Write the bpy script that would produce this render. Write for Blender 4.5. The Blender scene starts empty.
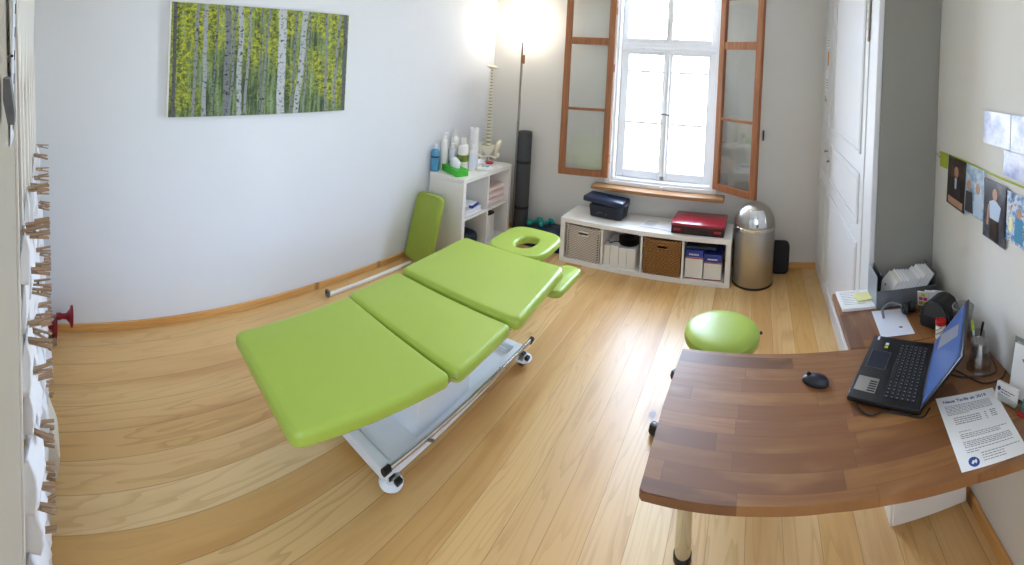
import bpy, bmesh, math, random
from mathutils import Vector, Matrix, noise
PI = math.pi
sc = bpy.context.scene
COL = sc.collection
rnd = random.Random(7)

# ------------------------------------------------------------------ materials
def new_mat(name):
    m = bpy.data.materials.new(name); m.use_nodes = True
    return m, m.node_tree.nodes, m.node_tree.links, m.node_tree.nodes['Principled BSDF']

def hexc(h):
    h = h.lstrip('#'); c = [int(h[i:i+2], 16)/255 for i in (0, 2, 4)]
    return tuple(((x+0.055)/1.055)**2.4 if x > 0.04045 else x/12.92 for x in c) + (1,)

def mat(name, col, rough=.5, metal=0, spec=.5, var=.04, scale=12, bump=0, bscale=60, coat=0, aniso=None, trans=0, sss=0):
    m, N, L, b = new_mat(name)
    c = hexc(col) if isinstance(col, str) else tuple(col)+((1,) if len(col) == 3 else ())
    tc = N.new('ShaderNodeTexCoord'); no = N.new('ShaderNodeTexNoise'); no.inputs['Scale'].default_value = scale
    no.inputs['Detail'].default_value = 4
    mp = N.new('ShaderNodeMapping'); L.new(tc.outputs['Object'], mp.inputs[0]); L.new(mp.outputs[0], no.inputs['Vector'])
    if aniso: mp.inputs['Scale'].default_value = aniso
    mx = N.new('ShaderNodeMix'); mx.data_type = 'RGBA'
    mx.inputs[6].default_value = tuple(max(0, x*(1-var)) for x in c[:3])+(1,)
    mx.inputs[7].default_value = tuple(min(1, x*(1+var)) for x in c[:3])+(1,)
    L.new(no.outputs[0], mx.inputs[0]); L.new(mx.outputs[2], b.inputs['Base Color'])
    b.inputs['Roughness'].default_value = rough; b.inputs['Metallic'].default_value = metal
    b.inputs['Specular IOR Level'].default_value = spec
    b.inputs['Coat Weight'].default_value = coat; b.inputs['Transmission Weight'].default_value = trans
    if sss:
        b.inputs['Subsurface Weight'].default_value = sss; b.inputs['Subsurface Radius'].default_value = (.01, .01, .01)
    if bump:
        n2 = N.new('ShaderNodeTexNoise'); n2.inputs['Scale'].default_value = bscale; n2.inputs['Detail'].default_value = 3
        L.new(mp.outputs[0], n2.inputs['Vector'])
        bp = N.new('ShaderNodeBump'); bp.inputs['Strength'].default_value = bump; bp.inputs['Distance'].default_value = .005
        L.new(n2.outputs[0], bp.inputs['Height']); L.new(bp.outputs[0], b.inputs['Normal'])
    return m

def glass_mat(name, tint=(1, 1, 1), refl=.12):
    m = bpy.data.materials.new(name); m.use_nodes = True; N = m.node_tree.nodes; L = m.node_tree.links; N.clear()
    o = N.new('ShaderNodeOutputMaterial'); t = N.new('ShaderNodeBsdfTransparent'); g = N.new('ShaderNodeBsdfGlossy')
    t.inputs[0].default_value = tint+(1,); g.inputs['Roughness'].default_value = .03
    lw = N.new('ShaderNodeLayerWeight'); lw.inputs[0].default_value = .35
    ma = N.new('ShaderNodeMath'); ma.operation = 'MULTIPLY_ADD'; ma.inputs[1].default_value = .35; ma.inputs[2].default_value = refl*.3
    L.new(lw.outputs['Fresnel'], ma.inputs[0])
    mx = N.new('ShaderNodeMixShader'); L.new(ma.outputs[0], mx.inputs[0]); L.new(t.outputs[0], mx.inputs[1]); L.new(g.outputs[0], mx.inputs[2])
    L.new(mx.outputs[0], o.inputs[0])
    return m

def emit_mat(name, col, s):
    m = bpy.data.materials.new(name); m.use_nodes = True; N = m.node_tree.nodes; L = m.node_tree.links; N.clear()
    o = N.new('ShaderNodeOutputMaterial'); e = N.new('ShaderNodeEmission'); e.inputs[0].default_value = col+(1,); e.inputs[1].default_value = s
    L.new(e.outputs[0], o.inputs[0]); return m

class G:
    """tiny node-graph helper"""
    def __init__(s, name):
        s.m, s.N, s.L, s.b = new_mat(name)
    def put(s, v, sock):
        if isinstance(v, (int, float)): sock.default_value = v
        elif isinstance(v, tuple): sock.default_value = v
        else: s.L.new(v, sock)
    def math(s, op, a, b=0.0, c=None):
        n = s.N.new('ShaderNodeMath'); n.operation = op; s.put(a, n.inputs[0]); s.put(b, n.inputs[1])
        if c is not None: s.put(c, n.inputs[2])
        return n.outputs[0]
    def xyz(s, kind='Object'):
        t = s.N.new('ShaderNodeTexCoord'); q = s.N.new('ShaderNodeSeparateXYZ'); s.L.new(t.outputs[kind], q.inputs[0]); return q.outputs[0], q.outputs[1], q.outputs[2]
    def comb(s, x, y, z):
        n = s.N.new('ShaderNodeCombineXYZ'); s.put(x, n.inputs[0]); s.put(y, n.inputs[1]); s.put(z, n.inputs[2]); return n.outputs[0]
    def noise(s, vec, scale=1, detail=3, rough=.5, dist=0, out=0):
        n = s.N.new('ShaderNodeTexNoise'); s.put(vec, n.inputs['Vector']); n.inputs['Scale'].default_value = scale
        n.inputs['Detail'].default_value = detail; n.inputs['Roughness'].default_value = rough; n.inputs['Distortion'].default_value = dist
        return n.outputs[out]
    def white(s, vec):
        n = s.N.new('ShaderNodeTexWhiteNoise'); n.noise_dimensions = '3D'; s.put(vec, n.inputs['Vector']); return n.outputs[0]
    def voro(s, vec, scale=1):
        n = s.N.new('ShaderNodeTexVoronoi'); s.put(vec, n.inputs['Vector']); n.inputs['Scale'].default_value = scale; return n.outputs[0]
    def mix(s, f, a, b, blend='MIX'):
        n = s.N.new('ShaderNodeMix'); n.data_type = 'RGBA'; n.blend_type = blend
        s.put(f, n.inputs[0]); s.put(a, n.inputs[6]); s.put(b, n.inputs[7]); return n.outputs[2]
    def ramp(s, f, stops):
        n = s.N.new('ShaderNodeValToRGB'); s.put(f, n.inputs[0]); e = n.color_ramp.elements
        while len(e) > 1: e.remove(e[0])
        e[0].position = stops[0][0]; e[0].color = stops[0][1]
        for p, c in stops[1:]:
            k = e.new(p); k.color = c
        return n.outputs[0]
    def step(s, v, a, b):
        n = s.N.new('ShaderNodeMapRange'); n.interpolation_type = 'SMOOTHSTEP'; s.put(v, n.inputs[0]); n.inputs[1].default_value = a; n.inputs[2].default_value = b
        return n.outputs[0]
    def bump(s, h, strength=.3, dist=.002):
        n = s.N.new('ShaderNodeBump'); n.inputs['Strength'].default_value = strength; n.inputs['Distance'].default_value = dist
        s.put(h, n.inputs['Height']); s.L.new(n.outputs[0], s.b.inputs['Normal'])
    def base(s, c): s.put(c, s.b.inputs['Base Color'])
    def rough(s, v): s.put(v, s.b.inputs['Roughness'])

def floor_material():
    g = G('pine_floorboards'); x, y, z = g.xyz()
    W = .145
    xs = g.math('DIVIDE', x, W); idx = g.math('FLOOR', xs); fx = g.math('FRACT', xs)
    r1 = g.white(g.comb(idx, 3.0, 1.0))
    yo = g.math('ADD', g.math('DIVIDE', y, 40.0), g.math('ADD', .5, g.math('MULTIPLY', r1, .2))); seg = g.math('FLOOR', yo); fy = g.math('FRACT', yo)
    rp = g.white(g.comb(idx, seg, 5.0)); rp2 = g.white(g.comb(idx, seg, 9.0))
    off = g.math('MULTIPLY', rp, 40.0)
    # cathedral grain: warped distance across the board
    wv = g.comb(g.math('MULTIPLY', x, 5.0), g.math('ADD', g.math('MULTIPLY', y, .55), off), off)
    warp = g.noise(wv, 1.0, 3, .55)
    gr = g.math('FRACT', g.math('MULTIPLY', g.math('ADD', warp, g.math('MULTIPLY', fx, .12)), 13.0))
    line = g.math('MULTIPLY', g.step(gr, .55, .97), g.math('SUBTRACT', 1.0, g.step(gr, .97, 1.0)))
    fine = g.noise(g.comb(g.math('MULTIPLY', x, 160.0), g.math('MULTIPLY', y, 3.0), off), 1.0, 3)
    broad = g.noise(g.comb(g.math('MULTIPLY', x, 6.0), g.math('MULTIPLY', y, .6), g.math('ADD', off, 11.0)), 1.0, 2)
    base = g.ramp(rp, [(0, hexc('#dbb072')), (.35, hexc('#e1bb81')), (.6, hexc('#d5a662')), (.8, hexc('#e7c791')), (1, hexc('#cd9b57'))])
    c = g.mix(g.math('MULTIPLY', line, g.math('ADD', .12, g.math('MULTIPLY', rp2, .30))), base, hexc('#b07f3f'))
    c = g.mix(g.math('MULTIPLY', g.step(fine, .5, .85), .25), c, hexc('#bb8c4c'))
    c = g.mix(g.math('MULTIPLY', g.step(broad, .48, .72), .6), c, hexc('#bb8444'))
    # knots
    kv = g.comb(g.math('MULTIPLY', x, 1.9), g.math('MULTIPLY', y, 1.15), 0.0)
    vn = g.N.new('ShaderNodeTexVoronoi'); g.put(kv, vn.inputs['Vector']); vn.inputs['Scale'].default_value = 1.0
    kd = vn.outputs['Distance']
    wob = g.math('ADD', kd, g.math('MULTIPLY', g.noise(g.comb(x, y, z), 60, 2), .03))
    kn = g.math('SUBTRACT', 1.0, g.step(wob, .035, .062)); halo = g.math('SUBTRACT', 1.0, g.step(wob, .05, .16))
    c = g.mix(g.math('MULTIPLY', halo, .45), c, hexc('#a8702f')); c = g.mix(kn, c, hexc('#5b3314'))
    # gaps
    ex = g.math('MINIMUM', fx, g.math('SUBTRACT', 1.0, fx)); gap = g.math('SUBTRACT', 1.0, g.step(ex, .004, .016))
    ey = g.math('MINIMUM', fy, g.math('SUBTRACT', 1.0, fy)); gap2 = g.math('SUBTRACT', 1.0, g.step(ey, .0002, .0008))
    gp = g.math('MAXIMUM', gap, gap2)
    c = g.mix(g.math('MULTIPLY', gp, .5), c, hexc('#7a5226'))
    g.base(c); g.rough(g.math('ADD', .33, g.math('MULTIPLY', fine, .14)))
    g.b.inputs['Specular IOR Level'].default_value = .5; g.b.inputs['Coat Weight'].default_value = .25; g.b.inputs['Coat Roughness'].default_value = .28
    g.bump(g.math('SUBTRACT', g.math('MULTIPLY', fine, .08), gp), .35, .0015)
    return g.m

def butcher_material(name='block_glued_walnut', ax='y'):
    """narrow staves running along x, random lengths"""
    g = G(name); x, y, z = g.xyz()
    if ax == 'x': x, y = y, x
    W = .062
    ys = g.math('DIVIDE', y, W); row = g.math('FLOOR', ys); fy = g.math('FRACT', ys)
    r = g.white(g.comb(row, 2.0, 7.0))
    ln = g.math('ADD', .32, g.math('MULTIPLY', r, .2))
    xs = g.math('ADD', g.math('DIVIDE', x, ln), g.math('MULTIPLY', r, 9.0)); seg = g.math('FLOOR', xs); fx = g.math('FRACT', xs)
    rp = g.white(g.comb(row, seg, 3.0)); off = g.math('MULTIPLY', rp, 30.0)
    base = g.ramp(rp, [(0, hexc('#5a371f')), (.25, hexc('#7b4e2a')), (.5, hexc('#926335')), (.75, hexc('#84552f')), (1, hexc('#a06e3d'))])
    gr = g.noise(g.comb(g.math('MULTIPLY', x, 3.0), g.math('ADD', g.math('MULTIPLY', y, 55.0), off), off), 1.0, 4, .6, .6)
    c = g.mix(g.math('MULTIPLY', g.step(gr, .42, .7), .55), base, hexc('#7a4a28'))
    cl = g.noise(g.comb(g.math('MULTIPLY', x, 4.0), g.math('MULTIPLY', y, 14.0), off), 1.0, 2)
    c = g.mix(g.math('MULTIPLY', g.step(cl, .5, .8), .35), c, hexc('#c59560'))
    e1 = g.math('MINIMUM', fy, g.math('SUBTRACT', 1.0, fy)); e2 = g.math('MINIMUM', fx, g.math('SUBTRACT', 1.0, fx))
    gp = g.math('MAXIMUM', g.math('SUBTRACT', 1.0, g.step(e1, .0, .03)), g.math('SUBTRACT', 1.0, g.step(e2, .0, .006)))
    c = g.mix(g.math('MULTIPLY', gp, .45), c, hexc('#5a3218'))
    g.base(c); g.rough(g.math('ADD', .34, g.math('MULTIPLY', gr, .15))); g.bump(gr, .08, .001)
    g.b.inputs['Coat Weight'].default_value = .15; g.b.inputs['Coat Roughness'].default_value = .3
    return g.m

def wood_material(name, c1, c2, axis='z', rough=.45, knots=0):
    g = G(name); x, y, z = g.xyz()
    sx = {'x': (2.5, 60, 60), 'y': (60, 2.5, 60), 'z': (60, 60, 2.5)}[axis]
    n = g.noise(g.comb(g.math('MULTIPLY', x, float(sx[0])), g.math('MULTIPLY', y, float(sx[1])), g.math('MULTIPLY', z, float(sx[2]))), 1.0, 4, .6, .5)
    c = g.mix(g.step(n, .3, .75), hexc(c1), hexc(c2))
    if knots:
        k = g.voro(g.comb(g.math('MULTIPLY', x, knots), g.math('MULTIPLY', y, knots), 0.0), 1.0)
        c = g.mix(g.math('SUBTRACT', 1.0, g.step(k, .04, .12)), c, hexc('#7b4a1c'))
    g.base(c); g.rough(rough); g.bump(n, .1, .001)
    return g.m

def wicker_material(name, c1, c2, s=70):
    g = G(name); x, y, z = g.xyz()
    h = g.math('ADD', x, y)
    a = g.math('SINE', g.math('MULTIPLY', h, s*3.2)); b = g.math('SINE', g.math('MULTIPLY', z, s*4.5))
    ck = g.math('MULTIPLY', a, b); n = g.noise(g.comb(x, y, g.math('MULTIPLY', z, 3.0)), 25, 3)
    c = g.mix(g.step(ck, -.3, .5), hexc(c2), hexc(c1)); c = g.mix(g.math('MULTIPLY', n, .4), c, hexc(c2))
    g.base(c); g.rough(.6); g.bump(ck, .7, .004)
    return g.m

def birch_material():
    """generic birch wood print; object coords: u along y (0..W), v = z (0..H)"""
    g = G('birch_forest_print'); x, y, z = g.xyz()
    W, H = 1.34, .785
    vert = g.noise(g.comb(g.math('MULTIPLY', y, 26.0), g.math('MULTIPLY', z, 2.4), 0.0), 1.0, 4, .65)
    spk = g.noise(g.comb(y, z, 0.0), 30, 8, .85)
    big = g.noise(g.comb(y, z, 3.0), 3.2, 3, .6)
    c = g.ramp(vert, [(.3, hexc('#1f2a20')), (.45, hexc('#46583c')), (.55, hexc('#6f8450')), (.68, hexc('#8b9d84'))])
    hgt = g.math('DIVIDE', z, H)
    leaf = g.math('MULTIPLY', g.step(g.math('ADD', big, g.math('MULTIPLY', hgt, .16)), .46, .66), g.step(spk, .42, .58))
    c = g.mix(leaf, c, g.mix(g.step(spk, .4, .6), hexc('#78831a'), hexc('#c3c62a')))
    grn = g.math('MULTIPLY', g.step(g.noise(g.comb(y, z, 8.0), 5.0, 3), .5, .62), g.step(spk, .5, .62))
    c = g.mix(g.math('MULTIPLY', grn, .8), c, hexc('#7f9a2a'))
    c = g.mix(g.math('MULTIPLY', g.step(g.noise(g.comb(y, z, 5.0), 45, 6, .8), .52, .6), .65), c, hexc('#232b1c'))
    tr = [(.02, .010, .1), (.125, .009, .45), (.17, .012, .65), (.225, .005, .3), (.285, .018, .3), (.315, .008, .35), (.35, .015, .8), (.395, .008, .5),
          (.47, .005, .25), (.49, .007, .35), (.585, .026, 1.0), (.655, .008, .3), (.70, .019, .85), (.735, .006, .4), (.86, .009, .4), (.93, .009, .45), (.985, .014, .12)]
    for i, (t, w, br) in enumerate(tr):
        wob = g.math('MULTIPLY', g.math('SUBTRACT', g.noise(g.comb(float(i)*7.3, g.math('MULTIPLY', z, 2.2), 0.0), 1.0, 2), .5), .05)
        lean = g.math('MULTIPLY', g.math('SUBTRACT', z, .4), (.03 if i % 2 else -.02) if i not in (12,) else .08)
        d = g.math('ABSOLUTE', g.math('SUBTRACT', g.math('SUBTRACT', y, t*W), g.math('ADD', wob, lean)))
        m = g.math('SUBTRACT', 1.0, g.step(d, w*W*.75, w*W))
        v = .06+br*.44
        bark = g.noise(g.comb(g.math('MULTIPLY', y, 38.0), g.math('MULTIPLY', z, 48.0), float(i)*3.1), 1.0, 4, .75)
        col = g.mix(g.step(bark, .53, .62), (v*.94, v*1.0, v*1.03, 1), hexc('#23242a'))
        c = g.mix(m, c, col)
    g.base(c); g.rough(.75)
    g.bump(g.noise(g.comb(y, z, x), 700, 1), .1, .0005)
    return g.m

M = {}
M['wall'] = mat('white_plaster', '#e1e4e9', .85, spec=.2, var=.012, scale=3, bump=.12, bscale=45)
M['wall_grey'] = mat('warm_white_plaster', '#dcd8d1', .85, spec=.2, var=.015, scale=3, bump=.12, bscale=45)
M['ceiling'] = mat('ceiling_paint', '#efefee', .9, spec=.1, var=.01)
M['floor'] = floor_material()
M['baseboard'] = wood_material('pine_baseboard', '#c98f4c', '#ddab68', 'y', .45, 3.0)
M['baseboard_x'] = wood_material('pine_baseboard_cross', '#c98f4c', '#ddab68', 'x', .45, 3.0)
M['white_lam'] = mat('white_laminate', '#ece9e3', .35, var=.01)
M['white_paint'] = mat('white_gloss_paint', '#eeeef0', .35, var=.015, bump=.05)
M['door_paint'] = mat('door_lacquer', '#dedde0', .4, var=.015, bump=.05)
M['grey_panel'] = mat('grey_cabinet_side', '#928f87', .6, var=.02)
M['dark_gap'] = mat('dark_gap', '#3a3633', .8)
M['brown_wood'] = wood_material('brown_sash_wood', '#8d5631', '#ac7044', 'z', .45)
M['sill_wood'] = wood_material('brown_sill_wood', '#94683f', '#b08455', 'x', .4)
M['pane'] = glass_mat('window_glass', (.97, .985, .98), .16)
M['clear'] = glass_mat('clear_glass', (.95, .96, .97), .5)
M['acryl'] = glass_mat('clear_acrylic', (.93, .95, .96), .25)
M['green'] = mat('lime_vinyl', '#a1b748', .38, spec=.5, var=.03, scale=4, bump=.06, bscale=350)
M['green_dark'] = mat('lime_vinyl_side', '#93a63a', .4, var=.03, bump=.06, bscale=350)
M['chrome'] = mat('chrome', '#d5d7da', .14, 1, var=.02)
M['steel'] = mat('brushed_steel', '#b9b6b0', .3, 1, var=.10, scale=8, aniso=(60, 60, 1), bump=.03)
M['steel_dull'] = mat('grey_steel', '#8e8c88', .35, 1)
M['white_metal'] = mat('white_powder_coat', '#e9edf2', .32, var=.01)
M['black'] = mat('black_plastic', '#121317', .38, var=.1)
M['black_matte'] = mat('black_rubber', '#1b1b1e', .75, var=.1)
M['black_soft'] = mat('dark_fabric', '#26262a', .9, var=.2, bump=.2, bscale=300)
M['mat_grey'] = mat('charcoal_foam', '#454548', .85, var=.06, bump=.3, bscale=200)
M['butcher'] = butcher_material()
M['butcher_y'] = butcher_material('block_glued_return', 'x')
M['red'] = mat('red_plastic', '#b31d1d', .35, var=.05)
M['red_dark'] = mat('crimson_rubber', '#8c1023', .4, var=.08)
M['red_box'] = mat('crimson_lacquer', '#a21c30', .28, var=.05, coat=.3)
M['box_dark'] = mat('dark_maroon', '#3a0f18', .45, var=.1)
M['navy'] = mat('navy_plastic', '#1c2a44', .35, var=.08)
M['navy_dark'] = mat('dark_navy_plastic', '#131a2c', .45, var=.08)
M['blue'] = mat('deep_blue', '#22348c', .5, var=.08)
M['blue_bag'] = mat('navy_cloth', '#1d2b57', .8, var=.2, bump=.3, bscale=120)
M['teal'] = mat('teal_vinyl', '#128d84', .35, var=.06)
M['paper'] = mat('white_paper', '#f0f0f2', .75, spec=.2, var=.01)
M['paper_warm'] = mat('cream_paper', '#e6e2da', .75, spec=.2, var=.02)
M['paper_blue'] = mat('cool_paper', '#dfe4f2', .75, spec=.2, var=.02)
M['yellow_note'] = mat('yellow_note', '#e9e6a4', .75, var=.02)
M['ink'] = mat('grey_ink', '#74747c', .8)
M['ink_dark'] = mat('dark_ink', '#33333c', .8)
M['ink_blue'] = mat('blue_ink', '#2a4a8f', .8)
M['bag'] = mat('white_paper_bag', '#eef0f6', .75, spec=.2, var=.02, bump=.5, bscale=25)
M['peg'] = wood_material('peg_beech', '#957658', '#bb9d82', 'y', .6)
M['spring'] = mat('peg_spring', '#8a8680', .35, 1)
M['cab_beige'] = mat('beige_grey_panel', '#b5aea0', .6, var=.03)
M['towel_pink'] = mat('pink_towel', '#e8cfc8', .95, var=.05, bump=.9, bscale=180)
M['towel_white'] = mat('white_towel', '#eceaf0', .95, var=.03, bump=.9, bscale=180)
M['bone'] = mat('bone_plastic', '#e6dfca', .45, var=.04, sss=.1)
M['disc'] = mat('disc_plastic', '#a39c84', .5, var=.05)
M['grey_metal'] = mat('grey_file_metal', '#77797f', .42, .3, var=.03)
M['blue_plastic'] = mat('translucent_blue', '#4f93bb', .3, var=.05)
M['green_box'] = mat('grass_green_print', '#3fae2b', .5, var=.35, scale=60)
M['label_green'] = mat('olive_label', '#6f8020', .5, var=.1)
M['lime_tag'] = mat('lime_ribbon', '#a9b52c', .7, var=.05)
M['wicker_white'] = wicker_material('whitewashed_wicker', '#ddd6ce', '#a39688', 60)
M['wicker_brown'] = wicker_material('brown_wicker', '#b98848', '#75481f', 60)
M['globe'] = emit_mat('lit_opal_glass', (1.0, .93, .82), 6.0)
M['screen'] = mat('blue_screen', '#4a66a0', .25, var=.1)
M['screen_dark'] = mat('screen_border', '#22305c', .3)
M['yellow_green'] = mat('highlighter_green', '#c8dc2a', .4)
M['pink'] = mat('pink_card', '#d8437c', .6)
M['orange'] = mat('orange_card', '#dd9a3a', .6)
M['stripe'] = mat('striped_tin', '#c9c5bb', .35, var=.25, scale=50, aniso=(1, 1, 3))

# ------------------------------------------------------------------ mesh helpers
def link(o):
    COL.objects.link(o); return o

def obj(name, bm, m, parent=None, smooth=False, loc=None, rot=None):
    me = bpy.data.meshes.new(name)
    bmesh.ops.recalc_face_normals(bm, faces=bm.faces[:])
    bm.to_mesh(me); bm.free()
    for mm in (m if isinstance(m, (list, tuple)) else [m]): me.materials.append(M[mm] if isinstance(mm, str) else mm)
    o = link(bpy.data.objects.new(name, me))
    if smooth:
        for p in me.polygons: p.use_smooth = True
        me.set_sharp_from_angle(angle=math.radians(40)) if hasattr(me, 'set_sharp_from_angle') else None
    if parent: o.parent = parent
    if loc: o.location = loc
    if rot: o.rotation_euler = rot
    return o

def thing(name, label, cat, loc=(0, 0, 0), rotz=0, group=None):
    o = link(bpy.data.objects.new(name, None)); o.empty_display_size = .05
    o.location = loc; o.rotation_euler = (0, 0, rotz); o['label'] = label; o['category'] = cat
    if group: o['group'] = group
    return o

def tag(o, label, cat, group=None):
    o['label'] = label; o['category'] = cat
    if group: o['group'] = group
    return o

def struct(o):
    o['kind'] = 'structure'; return o

def B(): return bmesh.new()

def box(bm, x0, x1, y0, y1, z0, z1, bev=0, seg=2, mi=0):
    ret = bmesh.ops.create_cube(bm, size=1)
    vs = ret['verts']
    for v in vs:
        v.co.x = x0+(v.co.x+.5)*(x1-x0); v.co.y = y0+(v.co.y+.5)*(y1-y0); v.co.z = z0+(v.co.z+.5)*(z1-z0)
    fs = {f for v in vs for f in v.link_faces}
    for f in fs: f.material_index = mi
    if bev:
        es = {e for v in vs for e in v.link_edges}
        r = bmesh.ops.bevel(bm, geom=list(es), offset=bev, segments=seg, profile=.5, affect='EDGES')
        for f in r['faces']: f.material_index = mi
        return r['verts']
    return vs

def lathe(bm, prof, n=32, c=(0, 0, 0), mi=0, axis='z'):
    rings = []
    for r, z in prof:
        ring = []
        if r < 1e-6:
            ring = [bm.verts.new(_ax(0, 0, z, axis, c))]
        else:
            for i in range(n):
                a = 2*PI*i/n; ring.append(bm.verts.new(_ax(r*math.cos(a), r*math.sin(a), z, axis, c)))
        rings.append(ring)
    for a, b in zip(rings, rings[1:]):
        if len(a) == 1 and len(b) == 1: continue
        for i in range(n):
            j = (i+1) % n
            if len(a) == 1: f = bm.faces.new((a[0], b[i], b[j]))
            elif len(b) == 1: f = bm.faces.new((a[i], a[j], b[0]))
            else: f = bm.faces.new((a[i], a[j], b[j], b[i]))
            f.material_index = mi
    return rings

def _ax(x, y, z, axis, c):
    if axis == 'x': x, y, z = z, x, y
    elif axis == 'y': x, y, z = x, z, y
    return (c[0]+x, c[1]+y, c[2]+z)

def tube(bm, pts, r, n=8, mi=0, closed=False):
    pts = [Vector(p) for p in pts]
    rr = r if isinstance(r, (list, tuple)) else [r]*len(pts)
    rings = []; up = Vector((0, 0, 1))
    prev = None
    for i, p in enumerate(pts):
        a = pts[i-1] if i > 0 else (pts[-1] if closed else p); b = pts[i+1] if i < len(pts)-1 else (pts[0] if closed else p)
        t = (b-a).normalized()
        if prev is None:
            u = t.cross(up if abs(t.z) < .9 else Vector((1, 0, 0))).normalized()
        else:
            u = (prev - t*prev.dot(t)).normalized()
        prev = u; w = t.cross(u)
        rings.append([bm.verts.new(p+(u*math.cos(2*PI*k/n)+w*math.sin(2*PI*k/n))*rr[i]) for k in range(n)])
    R = list(zip(rings, rings[1:]))+([(rings[-1], rings[0])] if closed else [])
    for a, b in R:
        for k in range(n):
            j = (k+1) % n; f = bm.faces.new((a[k], a[j], b[j], b[k])); f.material_index = mi
    if not closed:
        for q in (rings[0], rings[-1]):
            f = bm.faces.new(q); f.material_index = mi

def spline(pts, n=8):
    """Catmull-Rom through pts"""
    P = [Vector(p) for p in pts]; P = [2*P[0]-P[1]]+P+[2*P[-1]-P[-2]]; out = []
    for i in range(1, len(P)-2):
        for k in range(n):
            t = k/n; a, b, c, d = P[i-1:i+3]
            out.append(.5*((2*b)+(c-a)*t+(2*a-5*b+4*c-d)*t*t+(3*b-a-3*c+d)*t**3))
    out.append(P[-2]); return out

def rrect(w, d, r, n=6, cx=0, cy=0):
    """rounded rectangle outline, ccw"""
    rs = r if isinstance(r, (list, tuple)) else [r]*4
    pts = []
    for k, (sx, sy) in enumerate(((1, 1), (-1, 1), (-1, -1), (1, -1))):
        q = rs[k]
        for i in range(n+1):
            a = PI/2*k+PI/2*i/n
            pts.append((cx+sx*(w/2-q)+q*math.cos(a), cy+sy*(d/2-q)+q*math.sin(a)))
    return pts

def inset(pts, t):
    """move outline inwards by t (ccw)"""
    n = len(pts); out = []
    for i in range(n):
        a = Vector(pts[i-1]); b = Vector(pts[i]); c = Vector(pts[(i+1) % n])
        k = 1
        while (b-a).length < 1e-7: a = Vector(pts[i-1-k]); k += 1
        k = 2
        while (c-b).length < 1e-7: c = Vector(pts[(i+k) % n]); k += 1
        t1 = (b-a).normalized(); t2 = (c-b).normalized(); nn = Vector((-(t1.y+t2.y), t1.x+t2.x))
        if nn.length < 1e-6: nn = Vector((-t1.y, t1.x))
        nn.normalize(); cs = max(.5, nn.dot(Vector((-t1.y, t1.x))))
        out.append((b.x+nn.x*t/cs, b.y+nn.y*t/cs))
    return out

def pad(bm, outline, th, r, hole=None, zf=None, seg=6, dome=0.0, mi=0, z0=0):
    """upholstered slab: outline extruded by th with rounded rim r; optional hole outline with equal vertex count"""
    prof = []
    for i in range(seg+1):
        a = PI/2*i/seg; prof.append((r*(1-math.sin(a)), r*(1-math.cos(a))))          # bottom: inset, z
    prof = [(r*(1-math.sin(PI/2*i/seg)), r-r*math.cos(PI/2*i/seg)) for i in range(seg+1)]
    top = [(p, th-q) for p, q in reversed(prof)]
    rings = []
    def mk(o, t, z): return [bm.verts.new((x, y, z0+z+(zf(x, y) if zf else 0))) for x, y in (inset(o, t) if t else o)]
    for t, z in prof+top: rings.append(mk(outline, t, z))
    if hole:
        hr = r*.9
        hp = [(hr*(1-math.sin(PI/2*i/seg)), hr-hr*math.cos(PI/2*i/seg)) for i in range(seg+1)]
        for t, z in [(p, th-q) for p, q in hp]: rings.append(mk(hole, -t, z))
        for t, z in reversed(hp): rings.append(mk(hole, -t, z))
        rings.append(rings[0])
    for a, b in zip(rings, rings[1:]):
        n = len(a)
        for i in range(n):
            j = (i+1) % n
            f = bm.faces.new((a[i], a[j], b[j], b[i])); f.material_index = mi
    if not hole:
        f = bm.faces.new(rings[0]); f.material_index = mi
        cur = rings[-1]
        pts = [(v.co.x, v.co.y) for v in cur]
        cx = sum(p[0] for p in pts)/len(pts); cy = sum(p[1] for p in pts)/len(pts)
        base_ = [v.co.copy() for v in cur]; K = 9
        for k in range(1, K+1):
            f_ = 1-k/K
            if k == K:
                c0 = bm.verts.new((cx, cy, sum(b.z for b in base_)/len(base_)+dome))
                for i in range(len(cur)):
                    f = bm.faces.new((cur[i], cur[(i+1) % len(cur)], c0)); f.material_index = mi
                break
            nx = []
            for b in base_:
                X_, Y_ = cx+(b.x-cx)*f_, cy+(b.y-cy)*f_
                zz = (z0+th+(zf(X_, Y_) if zf else 0))+dome*(1-f_*f_)**1.5
                nx.append(bm.verts.new((X_, Y_, zz)))
            for i in range(len(cur)):
                j = (i+1) % len(cur); f = bm.faces.new((cur[i], cur[j], nx[j], nx[i])); f.material_index = mi
            cur = nx

def prism(bm, pts, z0, z1, mi=0, plane='xy'):
    def P(a, b, c): return {'xy': (a, b, c), 'xz': (a, c, b), 'yz': (c, a, b)}[plane]
    lo = [bm.verts.new(P(x, y, z0)) for x, y in pts]; hi = [bm.verts.new(P(x, y, z1)) for x, y in pts]
    n = len(pts)
    for f in [bm.faces.new(lo), bm.faces.new(hi)]+[bm.faces.new((lo[i], lo[(i+1) % n], hi[(i+1) % n], hi[i])) for i in range(n)]: f.material_index = mi

def disc(bm, cx, cy, z, r, n=24, mi=0, t=.0006):
    lathe(bm, [(0, 0), (r, 0), (r, t), (0, t)], n, (cx, cy, z), mi)

def text_bm(s, size, bold=False):
    cu = bpy.data.curves.new('t', 'FONT'); cu.body = s; cu.size = size; cu.extrude = .0001
    if bold: cu.offset = size*.02
    o = bpy.data.objects.new('t', cu); COL.objects.link(o)
    dg = bpy.context.evaluated_depsgraph_get(); me = bpy.data.meshes.new_from_object(o.evaluated_get(dg))
    bm = bmesh.new(); bm.from_mesh(me)
    bpy.data.objects.remove(o); bpy.data.meshes.remove(me); bpy.data.curves.remove(cu)
    return bm

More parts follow.
